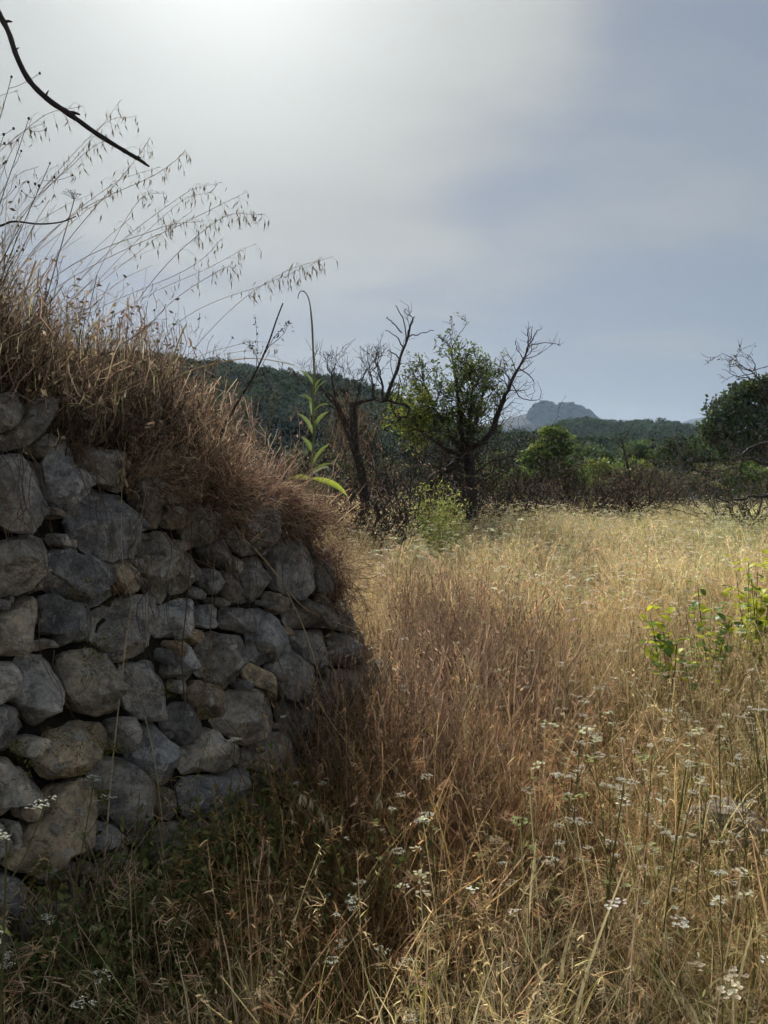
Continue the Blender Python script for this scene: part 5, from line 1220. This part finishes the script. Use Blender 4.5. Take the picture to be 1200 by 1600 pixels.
# woody stem with a few leaves rising to the right of the brush
d = 3.5; t = empty('woody_stem', tuple(P(340, 690, d)), 'dark woody stem slanting up out of the reddish brush beside the leafy plant', 'stem'); mb = MB()
c = crom([P(335, 700, d), P(365, 640, d), P(395, 590, d), P(418, 540, d), P(432, 500, d), P(442, 474, d)], 30); mb.tube(c, np.linspace(0.006, 0.003, 30), 6, (0.06, 0.05, 0.045))
lv = []
for pts in ([(410, 560), (430, 525), (450, 508)], [(405, 570), (395, 545), (378, 535)], [(400, 580), (402, 540), (399, 495)], [(415, 545), (440, 525), (452, 505)], [(408, 575), (425, 610), (428, 630)]): 
    cc = crom([P(*x, d + R.normal(0, .03)) for x in pts], 10); mb.tube(cc, np.linspace(0.0018, 0.0009, 10), 4, (0.08, 0.065, 0.05), False); lv.append(cc[4:])
child(t, 'stem', mb, M_STRAW); mb = MB(); leafy(mb, lv, 2, 0.02, [(0.05, 0.045, 0.03), (0.09, 0.08, 0.05)], 0.01); child(t, 'dry_leaves', mb, M_STRAW)
# dead umbel at the left
a = top_base(92, 0.25); d = a[1]; t = empty('dead_umbel', tuple(a), 'dark dead umbel head standing alone among the oat stems', 'stalk'); mb = MB()
tp = P(116, 312, d); mb.tube(crom([a, (a + tp) / 2 + np.array([-0.02, 0, 0]), tp], 20), np.linspace(0.0026, 0.0016, 20), 5, (0.09, 0.07, 0.05)); hd = MB()
for k in range(14):
    e = tp + np.array([R.normal(0, 0.018), R.normal(0, 0.018), R.uniform(0.018, 0.034)]); mb.tube([tp, e], 0.0007, 3, (0.09, 0.07, 0.05), False); umbel(hd, e, 0.008, 5, (0.08, 0.065, 0.05))
child(t, 'stem', mb, M_STRAW); child(t, 'umbel', hd, M_STRAW)

# ------------------------------------------------------------------ pale stalks in front of the wall
def stalk(pxs, off, r, label, col=(0.52, 0.42, 0.25), nsp=0, lo=0.0, group=None, sps=None, size=1.0, r1=None, grounded=False):
    "a stalk standing a little in front of the wall face"
    pts = []
    for k, (a, b) in enumerate(pxs):
        u, v = unproj(a, b); w_ = wall_pt(np.array(u), np.array(max(v, 0.0)), off); pts.append(P(a, b, float(w_[1])))
    if nsp: return oat(pts, r * 1.1, label, group, sps or SP_NEAR, nsp, lo, np.clip(np.array(col) * 1.3, 0, 0.75), 0.03, size * 1.1)
    col = np.clip(np.array(col) * 1.3, 0, 0.75); r *= 1.15
    c = crom(pts, 36); t = empty('dry_stalk', tuple(c[-1]), label, 'stalk', group); mb = MB(); mb.tube(c, np.linspace(r, r1 or r * 0.6, 36), 5, col); child(t, 'stem', mb, M_STRAW, True); return t
stalk([(160, 1400), (166, 1310), (176, 1190), (188, 1080), (199, 985), (206, 940), (196, 905), (190, 850), (190, 770), (196, 690)], 0.16, 0.0030, 'long pale oat stalk standing before the wall with open husks at its top', (0.50, 0.40, 0.24), 9, 0.93, None, None, 1.25)
stalk([(196, 930), (206, 880), (222, 800), (236, 720), (240, 660), (236, 630)], 0.15, 0.0018, 'thinner oat stalk crossing behind the long pale one', (0.42, 0.33, 0.2), 7, 0.86, None, None, 1.2)
stalk([(262, 1360), (255, 1300), (246, 1220), (238, 1170), (226, 1118)], 0.15, 0.0032, 'drooping straw stalk below the tan stone', (0.50, 0.40, 0.25))
stalk([(290, 1110), (284, 1030), (290, 960), (297, 880), (300, 800)], 0.14, 0.0028, 'reddish brown woody stem standing against the pale stone', (0.17, 0.10, 0.07))
stalk([(305, 1130), (322, 1060), (330, 960), (335, 880), (340, 790), (338, 730)], 0.13, 0.0026, 'reddish stem with peeling orange bark in the middle of the wall', (0.26, 0.15, 0.09))
stalk([(522, 1110), (505, 1070), (488, 1020), (470, 970), (440, 910), (410, 870), (381, 842)], 0.16, 0.0034, 'bent yellow straw leaning across the right half of the wall', (0.55, 0.46, 0.26))
stalk([(620, 1010), (560, 985), (505, 965), (470, 945), (440, 908), (398, 858)], 0.18, 0.0028, 'second straw branching away from the bent yellow one', (0.48, 0.38, 0.23))
stalk([(392, 846), (415, 826), (435, 818), (470, 822), (520, 842), (570, 866), (620, 890)], 0.24, 0.0028, 'arching straw above the dark end of the wall', (0.52, 0.40, 0.24))
stalk([(395, 848), (428, 815), (438, 795), (460, 808), (490, 825)], 0.22, 0.0020, 'kinked thin straw under the arching one', (0.45, 0.36, 0.24))
stalk([(330, 735), (300, 690), (290, 650), (300, 620), (325, 612)], 0.25, 0.0018, 'oat stalk with pale husks before the reddish brush', (0.42, 0.33, 0.2), 5, 0.7, None, None, 1.25)
stalk([(325, 760), (333, 720), (325, 690), (312, 678)], 0.22, 0.0018, 'short oat stalk with open husks above the wall middle', (0.5, 0.42, 0.26), 5, 0.75, None, None, 1.3)
stalk([(130, 640), (170, 620), (205, 600), (228, 588)], 0.20, 0.0026, 'straw lying level across the brush near the left', (0.46, 0.36, 0.2))
stalk([(258, 590), (270, 560), (280, 530), (292, 505)], 0.10, 0.0042, 'short thick pale straw standing in the brush', (0.55, 0.45, 0.24))
stalk([(265, 595), (300, 578), (345, 566), (400, 560), (460, 570)], 0.12, 0.0030, 'long curved straw bending out of the brush to the right', (0.46, 0.37, 0.22))
# oats and dead seed heads in the field near the wall
def field_oat(px, py, h, dx, nsp, label, size=1.1, r=0.0022):
    p0, d = on_field(px, py, h); b = np.array([p0[0], p0[1], float(field_h(p0[0], p0[1]))]); tip = p0 + np.array([dx, 0, 0])
    oat([b, b + np.array([-0.02, 0, h * 0.5]), p0 + np.array([dx * 0.3, 0, 0.0]), tip - np.array([0, 0, abs(dx) * 0.45])], r, label, None, SP_NEAR, nsp, 0.55, (0.46, 0.35, 0.2), 0.03, size)
field_oat(440, 1245, 0.55, 0.16, 14, 'golden oat stalk bowing right below the last wall stones', 1.35)
field_oat(640, 870, 0.95, 0.12, 16, 'tall pale oat stalk hanging husks right of the wall end', 1.3)
field_oat(598, 1010, 0.62, 0.10, 9, 'oat stalk with pale husks at the foot of the wall end', 1.3)
field_oat(580, 1240, 0.50, 0.07, 6, 'small oat stalk in the dark grass at the picture centre', 1.3)
field_oat(425, 1320, 0.42, -0.05, 7, 'leaning oat stalk low in the foreground', 1.3)
field_oat(985, 840, 0.9, 0.05, 8, 'straight tall stalk in the pinkish grass left of the saplings', 1.0)
# pale seed-leaf blades lying in the near grass
for (x0, y0, x1, y1, lab) in [(905, 1560, 985, 1330, 'long pale blade leaning right in the near grass'), (880, 1500, 905, 1420, 'short pale blade in the near grass'), (1150, 1560, 1180, 1430, 'pale blade standing at the lower right edge'), (1090, 1600, 1060, 1545, 'pale curved blade at the bottom right'),
                              (660, 1560, 690, 1500, 'yellow green blade in the near grass at the bottom'), (700, 1590, 680, 1530, 'straw blade leaning left at the bottom'), (1040, 1420, 1062, 1345, 'pale blade beside the half buried stone'), (825, 1440, 838, 1310, 'thin upright straw blade in the near grass')]:
    p0, d = on_field(x0, y0, 0.22); e = P(x1, y1, d + 0.05); b = np.array([p0[0], p0[1], float(field_h(p0[0], p0[1]))]); c = crom([b, p0, e], 9)
    mb = MB(); w = 0.010 * np.sin(np.linspace(0.35, 1, 9) * PI) ** 0.6 + 0.001; V = []
    for k in range(9): V += [c[k] - np.array([w[k] * 0.5, 0, 0]), c[k] + np.array([0, -w[k] * 0.15, 0]), c[k] + np.array([w[k] * 0.5, 0, 0])]
    mb.add(np.array(V) - b, [[3 * k + j, 3 * k + j + 1, 3 * k + 4 + j, 3 * k + 3 + j] for k in range(8) for j in (0, 1)], None, (0.55, 0.48, 0.27) if 'green' not in lab else (0.40, 0.42, 0.08))
    o = mb.obj('grass_blade', M_STRAW, smooth=True); o.location = b; tag(o, lab, 'grass blade', 'single pale blades')

# ------------------------------------------------------------------ white umbel plants near the camera
def umbel_kind(h, heads, col):
    stem = MB(); hs = []; tip = np.array([R.normal(0, 0.03), R.normal(0, 0.03), h]); c = crom([(0, 0, -0.03), (R.normal(0, .015), R.normal(0, .015), h * 0.5), tip], 12)
    stem.tube(c, np.linspace(0.0018, 0.0011, 12), 4, (0.20, 0.19, 0.08), False); ends = [tip]
    for k in range(heads - 1):
        i = R.integers(6, 11); e = c[i] + np.array([R.normal(0, 0.045), R.normal(0, 0.045), R.uniform(0.04, 0.09)]); stem.tube(crom([c[i], (c[i] + e) / 2 + np.array([0, 0, -0.01]), e], 5), 0.0010, 3, (0.2, 0.19, 0.08), False); ends.append(e)
    n = 9; pos = c[R.integers(2, 10, n)] + R.normal(0, 0.012, (n, 3)); stem.leaves(pos, 0.022, jit((0.16, 0.17, 0.06), n), 0.25)
    for e in ends:
        hd = MB(); r = R.uniform(0.010, 0.022); sub = int(R.integers(5, 10))
        for q_ in range(sub):
            a = R.uniform(0, 6.28); rr = r * math.sqrt(R.uniform(0.0, 1.0)); z0 = np.array([rr * math.cos(a), rr * math.sin(a), 0.010 - 0.25 * rr + R.normal(0, .001)])
            hd.tube([(0, 0, 0), z0 - np.array([0, 0, 0.002])], 0.0005, 3, (0.25, 0.27, 0.1), False); umbel(hd, z0, 0.0062, 9, col)
        hs.append((e, hd.mesh('umbel', M_PETAL)))
    return stem.mesh('stem', M_STRAW), hs, h
UK = [umbel_kind(R.uniform(0.45, 0.65), int(R.integers(1, 4)), [WHITE, WHITE, CREAM, LIME][k % 4]) for k in range(14)]
def put_umbel(p, k, s, label):
    t = empty('white_umbel', tuple(p), label, 'wildflower', 'umbel flowers standing in the grass')
    sm, hs, _h = UK[k]
    o = bpy.data.objects.new('stem', sm); COL.objects.link(o); o.parent = t
    for e, m_ in hs: h = bpy.data.objects.new('umbel', m_); COL.objects.link(h); h.parent = t; h.location = Vector(e)
    t.rotation_euler = (R.normal(0, 0.04), R.normal(0, 0.04), R.uniform(0, 6.28)); t.scale = (s,) * 3
SEEN = [(16, 1450, 'cluster of bright white flowers before the wall at the left edge', 1.5), (92, 1465, 'bright white flowers right of the left edge cluster', 1.2), (122, 1585, 'white flower at the bottom edge near the left corner', 1.3), (334, 1176, 'white flowers standing before the grey stones of the wall', 1.3), (275, 1100, 'small row of white flowers before the brown stone', 1.0),
        (298, 1225, 'white flowers rising from the green weeds', 0.9), (560, 1375, 'lone white flower in the dark grass', 0.9), (551, 1425, 'lone white flower just below another in the dark grass', 0.9), (540, 1452, 'ragged white flower lowest of three in the dark grass', 0.9), (588, 1318, 'white flower in the dark grass right of the golden oat', 0.9),
        (652, 1520, 'white flower pair near the bottom middle', 1.1), (498, 1578, 'greenish umbel at the bottom edge left of the middle', 1.1), (560, 1350, 'greenish umbel between the lone white flowers', 0.9), (1072, 1308, 'white flower beside the half buried stone', 1.0), (940, 1075, 'bright white umbel in the middle of the field', 1.1), (888, 1070, 'white umbel left of the bright middle one', 1.1),
        (1010, 1170, 'creamy umbel cluster below the smallest sapling', 1.2), (985, 1145, 'white umbel above the creamy cluster', 1.1), (1095, 1135, 'pale umbel in the reddish grass below the saplings', 1.2), (1170, 1200, 'white umbel at the right edge', 1.1)]
for k, (px, py, lab, s) in enumerate(SEEN):
    ki = [0, 1, 4, 5, 8, 9, 12, 13][k % 8] if 'green' not in lab else 3
    p0, d = on_field(px, py, UK[ki][2] * s, 1.3); put_umbel((p0[0], p0[1], float(field_h(p0[0], p0[1]))), ki, s, lab)
y = 1.7 + 7.5 * R.uniform(size=2600) ** 1.4; x = R.uniform(-0.55, 0.55, 2600) * y; s_, _u = edge_sd(x, y); px = 600 + F * x / y
ok = (s_ < -0.25) & (R.uniform(size=2600) < (0.22 + 0.78 * sst(px, 640, 850)) * sst(vnoise(x, y, 0.7, 31.0), -0.25, 0.25)); x, y = x[ok][:240], y[ok][:240]; z = field_h(x, y)
for k in range(len(x)):
    put_umbel((x[k], y[k], z[k]), int(R.integers(0, 14)), R.uniform(0.7, 1.35), 'thin stalk with small white flat flower heads standing in the dry field grass')

# ------------------------------------------------------------------ haze
mb = MB(); x0, x1, y0, y1, z0, z1 = -3300, 3300, -280, 3400, -8, 215
mb.add([(x, y, z) for z in (z0, z1) for x, y in ((x0, y0), (x1, y0), (x1, y1), (x0, y1))], [[3, 2, 1, 0], [4, 5, 6, 7], [0, 1, 5, 4], [1, 2, 6, 5], [2, 3, 7, 6], [3, 0, 4, 7]], None, (1, 1, 1))
m, tt = mat_new('haze_air'); pv = nd(tt, 'ShaderNodeVolumePrincipled', i_Density=0.00020, i_Anisotropy=0.2); pv.inputs['Color'].default_value = (0.56, 0.75, 1.0, 1)
om = nd(tt, 'ShaderNodeOutputMaterial'); tt.links.new(pv.outputs[0], om.inputs['Volume'])
tag(mb.obj('haze', m), 'pale blue haze in the air', kind='stuff')
